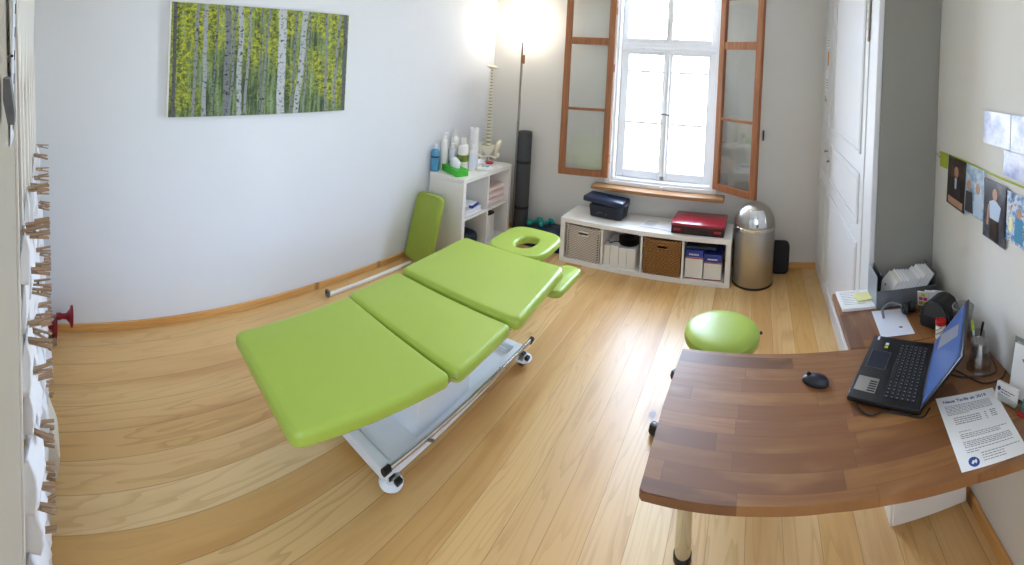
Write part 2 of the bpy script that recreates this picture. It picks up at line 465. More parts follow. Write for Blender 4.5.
def xform(bm, mtx):
    bmesh.ops.transform(bm, matrix=mtx, verts=bm.verts[:]); return bm

def merge(bm, other, mi=0):
    me = bpy.data.meshes.new('tmp'); other.to_mesh(me); other.free()
    n = len(bm.faces); bm.from_mesh(me); bpy.data.meshes.remove(me)
    bm.faces.ensure_lookup_table()
    for f in bm.faces[n:]: f.material_index = mi
    return bm

def solid_frame(bm, x0, x1, z0, z1, w, y0, y1, bars=(), vbars=(), mi=0, wb=None):
    """rectangular frame in the xz plane with stiles w, horizontal bars [(zcenter,width)]"""
    wb = wb or w
    box(bm, x0, x0+w, y0, y1, z0, z1, .004, 1, mi); box(bm, x1-w, x1, y0, y1, z0, z1, .004, 1, mi)
    box(bm, x0+w, x1-w, y0, y1, z0, z0+wb, .003, 1, mi); box(bm, x0+w, x1-w, y0, y1, z1-wb, z1, .003, 1, mi)
    for zc, ww in bars: box(bm, x0+w, x1-w, y0+.004, y1-.004, zc-ww/2, zc+ww/2, .003, 1, mi)

def dup(root, loc=None, rot=None, label=None):
    r = root.copy(); COL.objects.link(r)
    if loc is not None: r.location = loc
    if rot is not None: r.rotation_euler = rot
    if label: r['label'] = label
    for ch in list(root.children):
        c = ch.copy(); COL.objects.link(c); c.parent = r
        for g_ in list(ch.children):
            d = g_.copy(); COL.objects.link(d); d.parent = c
    return r

# ------------------------------------------------------------------ the room
RW, RY, RH = 3.67, -5.5, 2.95      # right wall x, near wall y, ceiling z
WX0, WX1, WZ0, WZ1 = 1.37, 2.36, .72, 2.74
bm = B(); box(bm, -.3, RW+.3, RY-.3, .3, -.12, 0); struct(obj('floor', bm, 'floor'))
bm = B(); box(bm, -.3, RW+.3, RY-.3, .35, RH, RH+.12); struct(obj('ceiling', bm, 'ceiling'))
bm = B(); box(bm, -.3, 0, RY-.3, .35, 0, RH); struct(obj('wall_left', bm, 'wall'))
NY0, NY1, NZ0, NZ1 = -5.42, -4.30, .85, 2.75    # second window, behind the camera
bm = B()
for q in ((RY-.3, NY0, 0, RH), (NY1, .35, 0, RH), (NY0, NY1, 0, NZ0), (NY0, NY1, NZ1, RH)): box(bm, RW, RW+.3, q[0], q[1], q[2], q[3])
struct(obj('wall_right', bm, 'wall_grey'))
bm = B()
for q in ((0, WX0, 0, RH), (WX1, RW, 0, RH), (WX0, WX1, 0, WZ0), (WX0, WX1, WZ1, RH)): box(bm, q[0], q[1], 0, .32, q[2], q[3])
struct(obj('wall_back', bm, 'wall_grey'))
bm = B(); box(bm, 0, RW, RY-.3, RY, 0, RH); struct(obj('wall_near', bm, 'wall'))
bm = B(); box(bm, 0, .016, RY, 0, 0, .055, .004, 1); struct(obj('baseboard_left', bm, 'baseboard'))
bm = B(); box(bm, .016, 3.32, -.016, 0, 0, .055, .004, 1); struct(obj('baseboard_back', bm, 'baseboard_x'))
bm = B(); box(bm, RW-.016, RW, RY, -2.36, 0, .06, .004, 1); struct(obj('baseboard_right', bm, 'baseboard'))

# near window (behind the camera)
t = struct(link(bpy.data.objects.new('window_2', None)))
bm = B(); solid_frame(bm, -NY1, -NY0, NZ0, NZ1, .07, 0, .07); box(bm, -(NY0+NY1)/2-.03, -(NY0+NY1)/2+.03, 0, .07, NZ0+.07, NZ1-.07)
xform(bm, Matrix.Translation((RW+.07, 0, 0)) @ Matrix.Rotation(-PI/2, 4, 'Z')); obj('window_frame', bm, 'white_paint', t)
bm = B(); box(bm, RW+.100, RW+.105, NY0+.02, NY1-.02, NZ0+.02, NZ1-.02); obj('pane', bm, 'pane', t)

# ---- back window
win = struct(link(bpy.data.objects.new('window_1', None)))
fr = B()   # fixed white box frame lining the opening
for q in ((WX0, WX0+.035), (WX1-.035, WX1)): box(fr, q[0], q[1], 0.0, .2, WZ0, WZ1, .003, 1)
box(fr, WX0+.035, WX1-.035, 0, .2, WZ0, WZ0+.035, .003, 1); box(fr, WX0+.035, WX1-.035, 0, .2, WZ1-.035, WZ1, .003, 1)
for x0, x1 in ((WX0-.035, WX0+.012), (WX1-.012, WX1+.035)): box(fr, x0, x1, -.022, .004, WZ0-.01, WZ1+.03, .004, 1)
box(fr, WX0-.035, WX1+.035, -.022, .004, WZ1-.01, WZ1+.05, .004, 1)
obj('window_frame', fr, 'white_paint', win)
tr = B(); box(tr, WX0+.035, WX1-.035, .07, .15, 2.10, 2.18, .012, 2)
box(tr, WX0+.035, WX1-.035, .05, .08, 2.10, 2.135, .01, 2)
for cx in (1.58, 2.13): box(tr, cx-.05, cx+.05, .038, .052, 2.1, 2.13, .008, 2)
obj('transom', tr, 'white_paint', win)
mid = (WX0+WX1)/2
def casement(x0, x1, z0, z1, bars, wl, wr):
    s = B(); y0, y1 = .085, .13
    box(s, x0, x0+wl, y0, y1, z0, z1, .005, 1); box(s, x1-wr, x1, y0, y1, z0, z1, .005, 1)
    box(s, x0+wl, x1-wr, y0, y1, z0, z0+(.085 if z0 < 1 else .05), .005, 1); box(s, x0+wl, x1-wr, y0, y1, z1-.045, z1, .005, 1)
    for zc in bars: box(s, x0+wl, x1-wr, y0+.008, y1-.008, zc-.012, zc+.012, .003, 1)
    o = obj('window_sash', s, 'white_paint', win)
    p = B(); box(p, x0+wl-.005, x1-wr+.005, .105, .109, z0+.045, z1-.04); obj('pane', p, 'pane', o)
    return o
casement(WX0+.035, mid, WZ0+.035, 2.10, (1.34, 1.88), .075, .045)
casement(mid, WX1-.035, WZ0+.035, 2.10, (1.34, 1.88), .045, .075)
casement(WX0+.035, mid, 2.18, WZ1-.035, (), .055, .03)
casement(mid, WX1-.035, 2.18, WZ1-.035, (), .03, .055)
ml = B(); box(ml, mid-.022, mid+.022, .062, .087, WZ0+.04, 2.06, .01, 3); lathe(ml, [(0, 0), (.012, .002), (.008, .03), (0, .03)], 12, (mid, .052, 1.45), axis='y')
obj('astragal', ml, 'white_paint', win)
hd = B(); tube(hd, [(mid-.045, .035, 1.445), (mid, .033, 1.45), (mid+.05, .035, 1.44)], .008, 8); tube(hd, [(mid, .033, 1.45), (mid, .065, 1.45)], .009, 8)
box(hd, mid-.018, mid+.018, .05, .06, WZ0+.05, WZ0+.085, .004, 1)
obj('window_handle', hd, 'steel_dull', win, True)
ss = B(); box(ss, WX0-.13, WX1+.11, -.15, -.001, .655, .69, .006, 2)
obj('window_sill', ss, 'sill_wood', win)
ss = B(); box(ss, WX0-.03, WX1+.03, -.02, .0, .69, WZ0+.012, .006, 2); lathe(ss, [(0, -.035), (.016, -.035), (.016, -.02), (0, -.02)], 12, (mid+.02, 0, .705), axis='y')
obj('stop_rail', ss, 'white_paint', win)
def inner_sash(hx, ang, sgn, z0=.755, z1=2.69, wdt=.485):
    e = link(bpy.data.objects.new('window_sash', None)); e.parent = win; e.location = (hx, -.03, 0); e.rotation_euler = (0, 0, ang)
    s = B(); x0, x1 = (0, wdt) if sgn > 0 else (-wdt, 0)
    solid_frame(s, x0, x1, z0, z1, .062, -.02, .02, bars=((2.175, .075), (1.455, .026)), wb=.065)
    for zz in (.95, 1.9, 2.5): tube(s, [(0, 0, zz-.04), (0, 0, zz+.04)], .011, 8)
    o = obj('sash_frame', s, 'brown_wood', e)
    p = B(); box(p, x0+.055, x1-.055, -.002, .002, z0+.06, z1-.06); obj('pane', p, 'pane', e)
inner_sash(WX0-.005, math.radians(11), -1)
inner_sash(WX1+.005, math.radians(-38), 1)
# dark metal catch on the wall beside the right sash
bm = B(); box(bm, 2.785, 2.80, -.03, 0, 1.25, 1.35, .004, 1); tube(bm, [(2.792, -.03, 1.33), (2.792, -.05, 1.32), (2.792, -.05, 1.28), (2.792, -.03, 1.27)], .005, 6)
tag(obj('sash_catch', bm, 'black', None), 'small dark metal catch screwed to wall beside the open window sash', 'catch')

# ---- built-in wardrobe along the right wall
XW, YW = 3.32, -1.87
wd = thing('wardrobe', 'tall white panelled built-in wardrobe with grey side beyond the desk', 'wardrobe')
def lean(bm): return bm
bm = B(); box(bm, XW+.03, RW-.002, YW, -.002, .0, 2.94); obj('carcass', bm, 'grey_panel', wd)
bm = B(); box(bm, XW, XW+.03, YW, YW+.17, 0, 2.94, .006, 2); box(bm, XW, XW+.03, -.03, -.002, 0, 2.94, .004, 1); box(bm, XW+.003, XW+.03, YW+.17, -.03, 0, .09, .004, 1)
obj('face_frame', bm, 'door_paint', wd)
def door(y0, y1, panels, knobz, knoby, lab):
    bm = B(); box(bm, XW-.004, XW+.022, y0, y1, .095, 2.93, .005, 2)
    o = obj('door', bm, 'door_paint', wd)
    for z0, z1 in panels:   # each raised moulding frames a panel
        p = B(); a, b = y0+.075, y1-.07; w = .016
        box(p, XW-.014, XW-.003, a, a+w, z0, z1, .004, 2); box(p, XW-.014, XW-.003, b-w, b, z0, z1, .004, 2)
        box(p, XW-.014, XW-.003, a+w, b-w, z0, z0+w, .004, 2); box(p, XW-.014, XW-.003, a+w, b-w, z1-w, z1, .004, 2)
        box(p, XW-.008, XW-.003, a+.05, b-.05, z0+.05, z1-.05, .004, 2)
        obj('door_panel', p, 'door_paint', o)
    k = B(); lathe(k, [(0, -.03), (.009, -.03), (.013, -.024), (.006, -.014), (.005, 0), (0, 0)], 14, (XW-.004, knoby, knobz), axis='x')
    obj('door_knob', k, 'steel_dull', o, True)
    return o
# knob lathe points towards -x (profile z runs along x)
door(-1.69, -.545, ((1.46, 2.8), (1.03, 1.34), (.16, .92)), 1.19, -.60, 'right')
door(-.53, -.035, ((1.46, 2.8), (1.03, 1.34), (.16, .92)), 1.25, -.46, 'left')
bm = B(); tube(bm, [(XW-.008, -1.69, 2.16), (XW-.008, -1.69, 2.42)], .009, 8)
for k in range(5): tube(bm, [(XW-.008, -1.69, 2.17+k*.055), (XW-.008, -1.69, 2.19+k*.055)], .012, 8)
obj('hinge', bm, 'steel', wd, True)
bm = B(); box(bm, XW-.001, XW+.002, -.545, -.53, .1, 2.93); obj('door_gap', bm, 'dark_gap', wd)
for i, (z0, z1, mm) in enumerate(((2.18, 2.3, 'paper'), (2.0, 2.17, 'paper_blue'), (1.78, 1.98, 'paper'), (1.6, 1.76, 'paper_warm'))):
    bm = B(); box(bm, XW-.0085, XW-.0045, -.33, -.16, z0, z1)
    lab = ('blank white sheet, topmost of the notes on wardrobe door', 'pale blue card second from top of the wardrobe door notes', 'white sheet above the lowest card on wardrobe door', 'lowest card on wardrobe door with blue and red spots')[i]
    nt = thing('note_card', lab, 'card', (0, 0, 0), group='notes on the wardrobe door')
    obj('card', bm, mm, nt)
    bm = B()
    if i == 3:
        lathe(bm, [(0, -.0095), (.03, -.0095), (.03, -.0085), (0, -.0085)], 16, (XW, -.21, 1.70), axis='x')
        obj('blue_spot', bm, 'blue_plastic', nt)
        bm = B(); lathe(bm, [(0, -.0095), (.016, -.0095), (.016, -.0085), (0, -.0085)], 12, (XW, -.28, 1.69), axis='x'); obj('red_spot', bm, 'red', nt)
    elif i == 1:
        box(bm, XW-.0095, XW-.0085, -.32, -.25, z0+.02, z1-.02); obj('orange_block', bm, 'orange', nt)
    else:
        for k in range(4): box(bm, XW-.0095, XW-.0085, -.31, -.2, z0+.025+k*.025, z0+.03+k*.025)
        obj('writing', bm, 'ink', nt)

# ------------------------------------------------------------------ cube shelves
def shelf_unit(name, label, w, d, h, nx, nz, loc, rotz, frame=.042):
    t = thing(name, label, 'shelf', loc, rotz)
    bm = B()
    box(bm, 0, w, 0, d, h-frame, h, .002, 1); box(bm, 0, w, 0, d, 0, frame, .002, 1)
    box(bm, 0, frame, 0, d, frame, h-frame, .002, 1); box(bm, w-frame, w, 0, d, frame, h-frame, .002, 1)
    obj('carcass', bm, 'white_lam', t)
    iw = w-2*frame; ih = h-2*frame; tt = .016
    for i in range(1, nx):
        bm = B(); xx = frame+iw*i/nx; box(bm, xx-tt/2, xx+tt/2, .002, d, frame, h-frame); obj('divider', bm, 'white_lam', t)
    if nz > 1:
        for j in range(1, nz):
            for i in range(nx):
                bm = B(); zz = frame+ih*j/nz; a = frame+iw*i/nx+tt/2*(i > 0); b = frame+iw*(i+1)/nx-tt/2*(i < nx-1)
                box(bm, a, b, .001, d, zz-tt/2, zz+tt/2); obj('shelf_board', bm, 'white_lam', t)
    return t
CX, CY, CH = 1.08, -.43, .425
shelf_unit('low_shelf', 'long low white cube shelf with four compartments under the window', 1.49, .39, CH, 4, 1, (CX, CY, 0), 0)
# 2x2 unit: opening faces +x ; local x -> world +y
SX, SY = .03, -1.01
shelf_unit('cube_shelf', 'white two by two cube shelf carrying bottles and the spine model', .79, .39, .79, 2, 2, (SX+.39, SY, 0), PI/2)

# contents of low shelf
def cell(i):
    iw = (1.49-.084)/4; a = CX+.042+iw*i; return a+.008, a+iw-.008
def basket(i, m, rimm, label, hz):
    a, b = cell(i); a += .012; b -= .012; w = b-a
    t = thing('wicker_basket', label, 'basket', (a, CY+.012, .044), 0, 'baskets in the low shelf')
    H = .315; bm = B(); th = .012; hw, h0, h1 = .045, H-.075, H-.045
    # front wall with hand hole
    c = w/2
    box(bm, 0, c-hw, 0, th, 0, H); box(bm, c+hw, w, 0, th, 0, H); box(bm, c-hw, c+hw, 0, th, 0, h0); box(bm, c-hw, c+hw, 0, th, h1, H)
    box(bm, 0, th, th, .34, 0, H); box(bm, w-th, w, th, .34, 0, H); box(bm, th, w-th, .34-th, .34, 0, H); box(bm, th, w-th, th, .34-th, 0, .01)
    obj('basket_body', bm, m, t)
    bm = B(); tube(bm, [(0, .004, H), (w, .004, H), (w, .336, H), (0, .336, H)], .008, 8, closed=True); obj('rim', bm, rimm, t, True)
    bm = B(); tube(bm, [(c-hw, -.002, h0), (c+hw, -.002, h0), (c+hw, -.002, h1), (c-hw, -.002, h1)], .005, 6, closed=True)
    obj('handle_frame', bm, rimm, t)
    if i == 0:
        for s_ in (.018, w-.018):
            bm = B()
            for k in range(11): box(bm, s_-.004, s_+.004, -.003, .001, .03+k*.023, .042+k*.023)
            obj('lacing', bm, 'black_matte', t)
    else:
        bm = B()
        for s_ in (.02, w*.33, w*.66, w-.02): tube(bm, [(s_, -.003, .01), (s_, -.003, H-.02 if s_ in (.02, w-.02) else h0-.01)], .005, 6)
        for zz in (.08, .15, .22): tube(bm, [(.01, -.004, zz), (w-.01, -.004, zz)], .004, 6)
        obj('cane_ribs', bm, 'wicker_brown', t)
basket(0, 'wicker_white', 'white_lam', 'whitewashed wicker basket in the left end compartment of the low shelf', 0)
basket(2, 'wicker_brown', 'brown_wood', 'brown wicker basket in the third compartment of the low shelf', 0)
a, b = cell(1)
xs = a+.006
for k, (w, h, lab) in enumerate(((.055, .185, 'white booklet stack nearest the whitewashed basket'), (.075, .19, 'white booklet stack second from the whitewashed basket'),
                          (.07, .18, 'white carton standing third in the second compartment'), (.075, .185, 'white carton nearest the brown basket'))):
    t = thing('paper_box', lab+' in low shelf', 'box', (xs+k*.003, CY+.03, .043), 0, 'cartons in the second compartment')
    bm = B(); box(bm, 0, w, 0, .27, 0, h, .003, 1); obj('carton', bm, 'paper_warm', t)
    bm = B(); box(bm, .004, w-.004, -.001, .27, h-.006, h+.002, 0); obj('flap', bm, 'paper', t)
    xs += w
bm = B()
for k in range(5): lathe(bm, [(.05, .0), (.085, .004), (.09, .012), (.05, .016)], 28, (a+.2, CY+.13, .237+k*.012))
t = thing('cable_reel', 'coiled black cable lying on white cartons in the low shelf', 'cable', (0, 0, 0))
obj('coil', bm, 'black', t, True)
bm = B(); lathe(bm, [(0, 0), (.05, 0), (.05, .062), (0, .062)], 20, (a+.2, CY+.13, .235)); obj('hub', bm, 'black_matte', t, True)
bm = B(); tube(bm, spline([(a+.12, CY+.13, .24), (a+.08, CY+.09, .25), (a+.05, CY+.07, .242), (a+.02, CY+.11, .24)]), .004, 6); obj('cable_end', bm, 'black', t, True)
a, b = cell(3)
for k in range(2):
    t = thing('file_box', ('white file box with blue top label beside the brown basket', 'white file box with blue top label next to shelf end panel')[k], 'box', (a+.012+k*.155, CY+.03, .043), 0, 'blue labelled file boxes')
    bm = B(); box(bm, 0, .145, 0, .3, 0, .255-.03*k, .003, 1); obj('box_body', bm, 'paper_warm', t)
    bm = B(); H = .255-.03*k; box(bm, -.001, .146, -.002, .302, H-.065, H+.001, .002, 1); obj('blue_band', bm, 'blue', t)
    bm = B(); box(bm, -.001, .146, -.003, .0, H-.075, H-.067); obj('red_stripe', bm, 'red_box', t); bm = B(); box(bm, -.001, .146, -.003, 0, 0.0, .008); obj('red_stripe', bm, 'red_box', t)
    bm = B()
    for q in range(7): box(bm, .03+q*.012, .038+q*.012, -.0035, -.002, H-.045, H-.032)
    obj('white_lettering', bm, 'paper', t)
# small navy box tucked behind file boxes
bm = B(); box(bm, a+.012, a+.26, CY+.05, CY+.3, .302, .325, .003, 1)
tag(obj('folded_folder', bm, 'navy'), 'flat navy folder lying on top of the blue labelled file boxes', 'folder')

# on top of low shelf
t = thing('tool_case', 'navy black plastic case with lifted lid on the low shelf', 'case', (1.45, -.20, CH), math.radians(-4))
bm = B(); vs = box(bm, -.165, .165, -.095, .095, 0, .125, .018, 3)
for v in bm.verts:
    k = .9+.1*v.co.z/.125; v.co.x *= k; v.co.y *= k
obj('case_body', bm, 'navy_dark', t, True)
bm = B(); box(bm, -.225, .165, -.10, .10, 0, .055, .016, 3); xform(bm, Matrix.Translation((0, 0, .132)) @ Matrix.Rotation(math.radians(3), 4, 'Y'))
obj('case_lid', bm, 'navy', t, True)
bm = B(); box(bm, .16, .185, -.05, .05, .135, .15, .005, 2); box(bm, -.06, -.05, -.098, -.094, .05, .056); tube(bm, [(-.08, -.097, .04), (-.05, -.097, .06), (-.02, -.097, .055)], .003, 6)
box(bm, .0, .02, -.099, -.094, .045, .05)
obj('latch', bm, 'steel_dull', t)
t = thing('brochure', 'white open brochure lying on the low shelf beside the crimson case', 'paper', (1.92, -.24, CH), math.radians(-8))
bm = B()
pts = [(-.14, 0), (-.08, .004), (0, .003), (.08, .006), (.15, .003)]
for k in range(4):
    x0, z0 = pts[k]; x1, z1 = pts[k+1]
    v = [bm.verts.new(c) for c in ((x0, -.1, z0+.0012), (x1, -.1, z1+.0012), (x1, .1, z1+.0012), (x0, .1, z0+.0012), (x0, -.1, z0), (x1, -.1, z1), (x1, .1, z1), (x0, .1, z0))]
    for f in ((0, 1, 2, 3), (4, 5, 6, 7), (0, 1, 5, 4), (3, 2, 6, 7)): bm.faces.new([v[i] for i in f])
obj('sheet', bm, 'paper', t)
bm = B()
for k in range(5): box(bm, -.11, -.02, -.07+k*.03, -.065+k*.03, .0052, .0056)
obj('print', bm, 'ink', t)
t = thing('crimson_case', 'flat crimson case with dark front standing on low shelf end', 'case', (2.285, -.235, CH), math.radians(-1))
bm = B(); box(bm, -.225, .225, -.16, .16, .075, .1, .006, 2); obj('case_lid', bm, 'red_box', t, True)
bm = B(); box(bm, -.22, .22, -.155, .155, 0, .075, .006, 2); obj('case_body', bm, 'box_dark', t, True)
bm = B(); box(bm, -.09, .09, -.163, -.155, .022, .055, .004, 2); obj('carry_handle', bm, 'black', t)
for s in (-.17, .17): bm = B(); box(bm, s-.03, s+.03, -.161, -.154, .028, .052, .003, 1); obj('clasp', bm, 'red_box', t)

# ------------------------------------------------------------------ 2x2 contents
def towel(bm, x0, x1, y0, y1, z0, th, seed=0):
    vs = box(bm, x0, x1, y0, y1, z0, z0+th, th*.42, 4)
def inside(name, mats, label, cat, fn):
    pass
for k in range(3):
    bm = B(); towel(bm, .1, .39-.008*k, -.58+.0, -.27+.01*k, .404+k*.062, .06)
    for v in bm.verts: v.co.z += .004*math.sin(v.co.x*20+k)
    tag(obj('folded_towel', bm, 'towel_pink', None, True), ('bottom folded pink towel in upper far compartment of cube shelf', 'middle folded pink towel of the stack in the cube shelf', 'top folded pink towel of the stack in the cube shelf')[k], 'towel', 'pink towels in the cube shelf')
for k in range(2):
    bm = B(); towel(bm, .14, .4, -.93, -.68, .404+k*.03, .028); tag(obj('folded_cloth', bm, 'towel_white', None, True), ('lower white cloth folded in upper near compartment', 'upper white cloth folded in upper near compartment')[k], 'cloth', 'white cloths in the cube shelf')
t = thing('blue_pack', 'blue and white plastic pack lying on folded white cloths in shelf', 'package', (.3, -.79, .464), .2)
bm = B(); box(bm, -.09, .09, -.07, .07, 0, .035, .012, 3); obj('pack', bm, 'paper', t, True)
bm = B(); box(bm, .05, .094, -.072, .072, .002, .033, .01, 3); obj('blue_print', bm, 'blue', t, True)
t = thing('bin_liner_box', 'white upright canister with black lid in lower far compartment', 'canister', (.30, -.44, .043))
bm = B(); pad(bm, rrect(.12, .12, .03), .24, .004); obj('canister_body', bm, 'white_lam', t, True)
bm = B(); pad(bm, rrect(.115, .115, .028), .02, .004, z0=.241); obj('lid', bm, 'black', t, True)
bm = B(); towel(bm, .12, .38, -.92, -.66, .043, .16); tag(obj('dark_bag', bm, 'navy_dark', None, True), 'dark folded bag in the lower near compartment of cube shelf', 'bag')

# ---- items on top of the 2x2 shelf
ST = .79
def bottle(name, label, x, y, r, h, body, cap, capm, pump=False, group=None, band=None, cat='bottle', neck=.35, sq=False):
    t = thing(name, label, cat, (x, y, ST), 0, group)
    bm = B(); s = h*.82
    lathe(bm, [(0, 0), (r*.92, 0), (r, r*.12), (r, s*.86), (r*.85, s*.95), (r*neck, s), (r*neck, s+.01), (0, s+.01)], 24)
    obj('bottle_body', bm, body, t, True)
    bm = B()
    if pump:
        lathe(bm, [(0, s+.008), (r*.45, s+.008), (r*.45, s+.03), (.006, s+.032), (.006, h-.008), (0, h-.008)], 16)
        box(bm, -.011, .04, -.010, .010, h-.012, h, .004, 2)
    else:
        lathe(bm, [(0, s+.005), (r*.55, s+.005), (r*.52, h), (0, h)], 20)
    obj('pump' if pump else 'cap', bm, capm, t, True)
    if band:
        bm = B(); lathe(bm, [(r*1.012, s*band[0]), (r*1.015, s*band[0]), (r*1.015, s*band[1]), (r*1.012, s*band[1])], 24); obj('label_band', bm, band[2], t, True)
    return t
bottle('spray_bottle', 'blue bottle with dark mark at wall side corner of cube shelf', .045, -.965, .040, .27, 'blue_plastic', None, 'paper_blue', band=(.62, .7, 'navy'))
bottle('pump_bottle', 'broad white bottle with olive green label behind the tissue box', .20, -.75, .052, .33, 'white_lam', None, 'white_lam', band=(.35, .6, 'label_green'))
bottle('pump_bottle', 'tall white pump bottle next to the blue bottle on cube shelf', .06, -.86, .036, .38, 'white_lam', None, 'white_lam', True, group='white pump bottles')
bottle('pump_bottle', 'tall white pump bottle in front of the wall beside paper roll', .06, -.70, .038, .39, 'white_lam', None, 'white_lam', True, group='white pump bottles')
bottle('lotion_bottle', 'slim white lotion bottle with dark writing beside olive labelled bottle', .27, -.70, .027, .27, 'white_lam', None, 'paper', band=(.15, .8, 'paper_blue'))
bottle('lotion_bottle', 'cream coloured bottle between pump bottles and paper roll', .15, -.66, .032, .31, 'paper_warm', None, 'white_lam', band=(.4, .7, 'yellow_note'))
bottle('spray_bottle', 'pale blue bottle beside the dark marked blue bottle', .105, -.79, .034, .26, 'paper_blue', None, 'white_lam', band=(.3, .42, 'blue_plastic'))
t = thing('paper_roll', 'tall upright white paper roll on the cube shelf', 'paper roll', (.19, -.57, ST))
bm = B(); lathe(bm, [(.012, 0), (.045, 0), (.045, .41), (.012, .41), (.012, 0)], 28); obj('roll', bm, 'paper', t, True)
bm = B(); lathe(bm, [(.009, -.001), (.0125, -.001), (.0125, .412), (.009, .412), (.009, -.001)], 20); obj('core', bm, 'grey_panel', t, True)
t = thing('tissue_box', 'grass green tissue box with white tissues on cube shelf', 'tissue box', (.215, -.885, ST), math.radians(-22))
bm = B(); box(bm, -.14, .14, -.062, .062, 0, .065, .002, 1); obj('carton', bm, 'green_box', t)
bm = B(); prism(bm, [(.08*math.cos(k*PI/8), .03*math.sin(k*PI/8)) for k in range(16)], .0645, .0665); obj('opening', bm, 'paper', t)
bm = B(); bmesh.ops.create_icosphere(bm, subdivisions=4, radius=1)
for v in bm.verts:
    n = noise.noise(v.co*2.3)*.4+noise.noise(v.co*5)*.2
    v.co = Vector((v.co.x*.07, v.co.y*.032, .066+max(0, v.co.z+.2)*.075))*(1) + Vector((n*.02, n*.012, abs(n)*.035 if v.co.z > 0 else 0))
obj('tissue', bm, 'paper', t, True)
t = thing('jar', 'small clear jar with red lid on the cube shelf', 'jar', (.31, -.46, ST))
bm = B(); lathe(bm, [(0, 0), (.033, 0), (.035, .005), (.035, .03), (.03, .034), (0, .034)], 24); obj('jar_body', bm, 'paper_warm', t, True)
bm = B(); lathe(bm, [(0, .034), (.037, .034), (.038, .04), (.036, .052), (0, .052)], 28); obj('lid', bm, 'red', t, True)
t = thing('tissue_pack', 'soft white pack with green print near front edge of cube shelf', 'package', (.35, -.60, ST), .5)
bm = B(); box(bm, -.07, .07, -.045, .045, 0, .04, .016, 4); obj('pack', bm, 'paper', t, True)
bm = B(); box(bm, -.03, .0, -.02, .02, .0395, .0408); obj('green_print', bm, 'label_green', t)
bm = B(); box(bm, .005, .04, -.03, .02, .0395, .0408); obj('blue_print', bm, 'blue_plastic', t)
t = thing('plastic_bag', 'crumpled clear white bag behind the red lidded jar', 'bag', (.20, -.475, ST))
bm = B(); bmesh.ops.create_icosphere(bm, subdivisions=4, radius=1)
for v in bm.verts:
    n = noise.noise(v.co*3)*.3; v.co = Vector((v.co.x*.06, v.co.y*.07, max(0, v.co.z+.3)*.05))*(1+n)
obj('bag_body', bm, 'bag', t, True)

# ---- spine model
t = thing('spine_model', 'cream anatomical spine model with pelvis on the cube shelf', 'anatomical model', (.2, -.335, ST), math.radians(42))
def spx(s):  # curve of the spine, s 0..1 bottom to top
    return .012*math.sin(s*2*PI+.6), -.002
zlo, zhi = .20, 1.03
bm = B(); tube(bm, [(0, 0, .0), (0, 0, .05)]+[(spx(k/10)[0], .012, .08+(zhi-.08)*k/10) for k in range(11)], .004, 8); obj('rod', bm, 'steel_dull', t, True)
bm = B(); lathe(bm, [(0, 0), (.06, 0), (.06, .006), (.01, .01), (0, .01)], 24); obj('stand_base', bm, 'steel_dull', t, True)
n = 24
for k in range(n):
    s = k/(n-1); z = zlo+(zhi-zlo)*s**.93; cy, cx = spx(s); r = .037-.018*s; h = .021-.006*s
    bm = B(); lathe(bm, [(0, 0), (r*.9, 0), (r*.8, h*.5), (r*.9, h), (0, h)], 14, (cx, cy, z))
    box(bm, cx-r*1.5, cx+r*1.5, cy+r*.8, cy+r*1.15, z+h*.3, z+h*.7, .001, 1)
    box(bm, cx-.003, cx+.003, cy+r*.8, cy+r*1.9, z-h*.3, z+h*.5, .001, 1)
    v = obj('vertebra', bm, 'bone', t, True)
    bm = B(); lathe(bm, [(0, -.014+.005*s), (r*.55, -.014+.005*s), (r*.6, -.005), (r*.55, 0), (0, 0)], 12, (cx, cy, z)); obj('disc', bm, 'disc', v, True)
bm = B(); lathe(bm, [(0, 0), (.03, .0), (.06, .014), (.058, .024), (.035, .036), (0, .04)], 20, (0, .01, zhi+.012))
for v in bm.verts: v.co.y *= 1.15; v.co.z += v.co.x*-.15
obj('occiput', bm, 'bone', t, True)
PB = .05; PS = 1.4
bm = B()
prism(bm, [(-.05, .14), (.05, .14), (.035, .09), (.012, .045), (-.012, .045), (-.035, .09)], .0, .03, plane='xz')
for v in bm.verts: v.co.x *= PS; v.co.z = (v.co.z-.02)*PS*.85+PB
obj('sacrum', bm, 'bone', t, True)
for s in (-1, 1):
    bm = B(); bmesh.ops.create_icosphere(bm, subdivisions=4, radius=1)
    for v in bm.verts:
        x, y, z = v.co
        zz = z*.075; fl = .5+.5*z
        v.co = Vector((s*(.045+.042*fl+(.010+.022*fl)*x), y*(.016+.014*fl), .115+zz))
        v.co.y -= .02*(1-fl)-.01*fl; v.co.x += s*.012*y*fl
    tube(bm, spline([(s*.07, -.02, .07), (s*.06, -.045, .045), (s*.03, -.058, .05), (s*.006, -.06, .058)], 5), [.012]*6+[.010]*5+[.009]*5, 8)
    tube(bm, spline([(s*.07, -.005, .07), (s*.06, -.01, .025), (s*.045, -.03, .02), (s*.03, -.055, .046)], 5), .009, 8)
    for v in bm.verts: v.co.x *= PS; v.co.y *= PS; v.co.z = (v.co.z-.02)*PS*.85+PB
    obj('hip_bone', bm, 'bone', t, True)
for k in range(2):
    bm = B(); box(bm, -.035, .035, -.05, .05, 0, .012, .002, 1)
    tag(obj('small_box', bm, ('paper_warm', 'paper')[k], None, False, ((.36, -.30, ST), (.37, -.38, ST))[k], (0, 0, .4*k)), ('small cream box at the foot of the spine model', 'small white box near far front edge of cube shelf')[k], 'box')

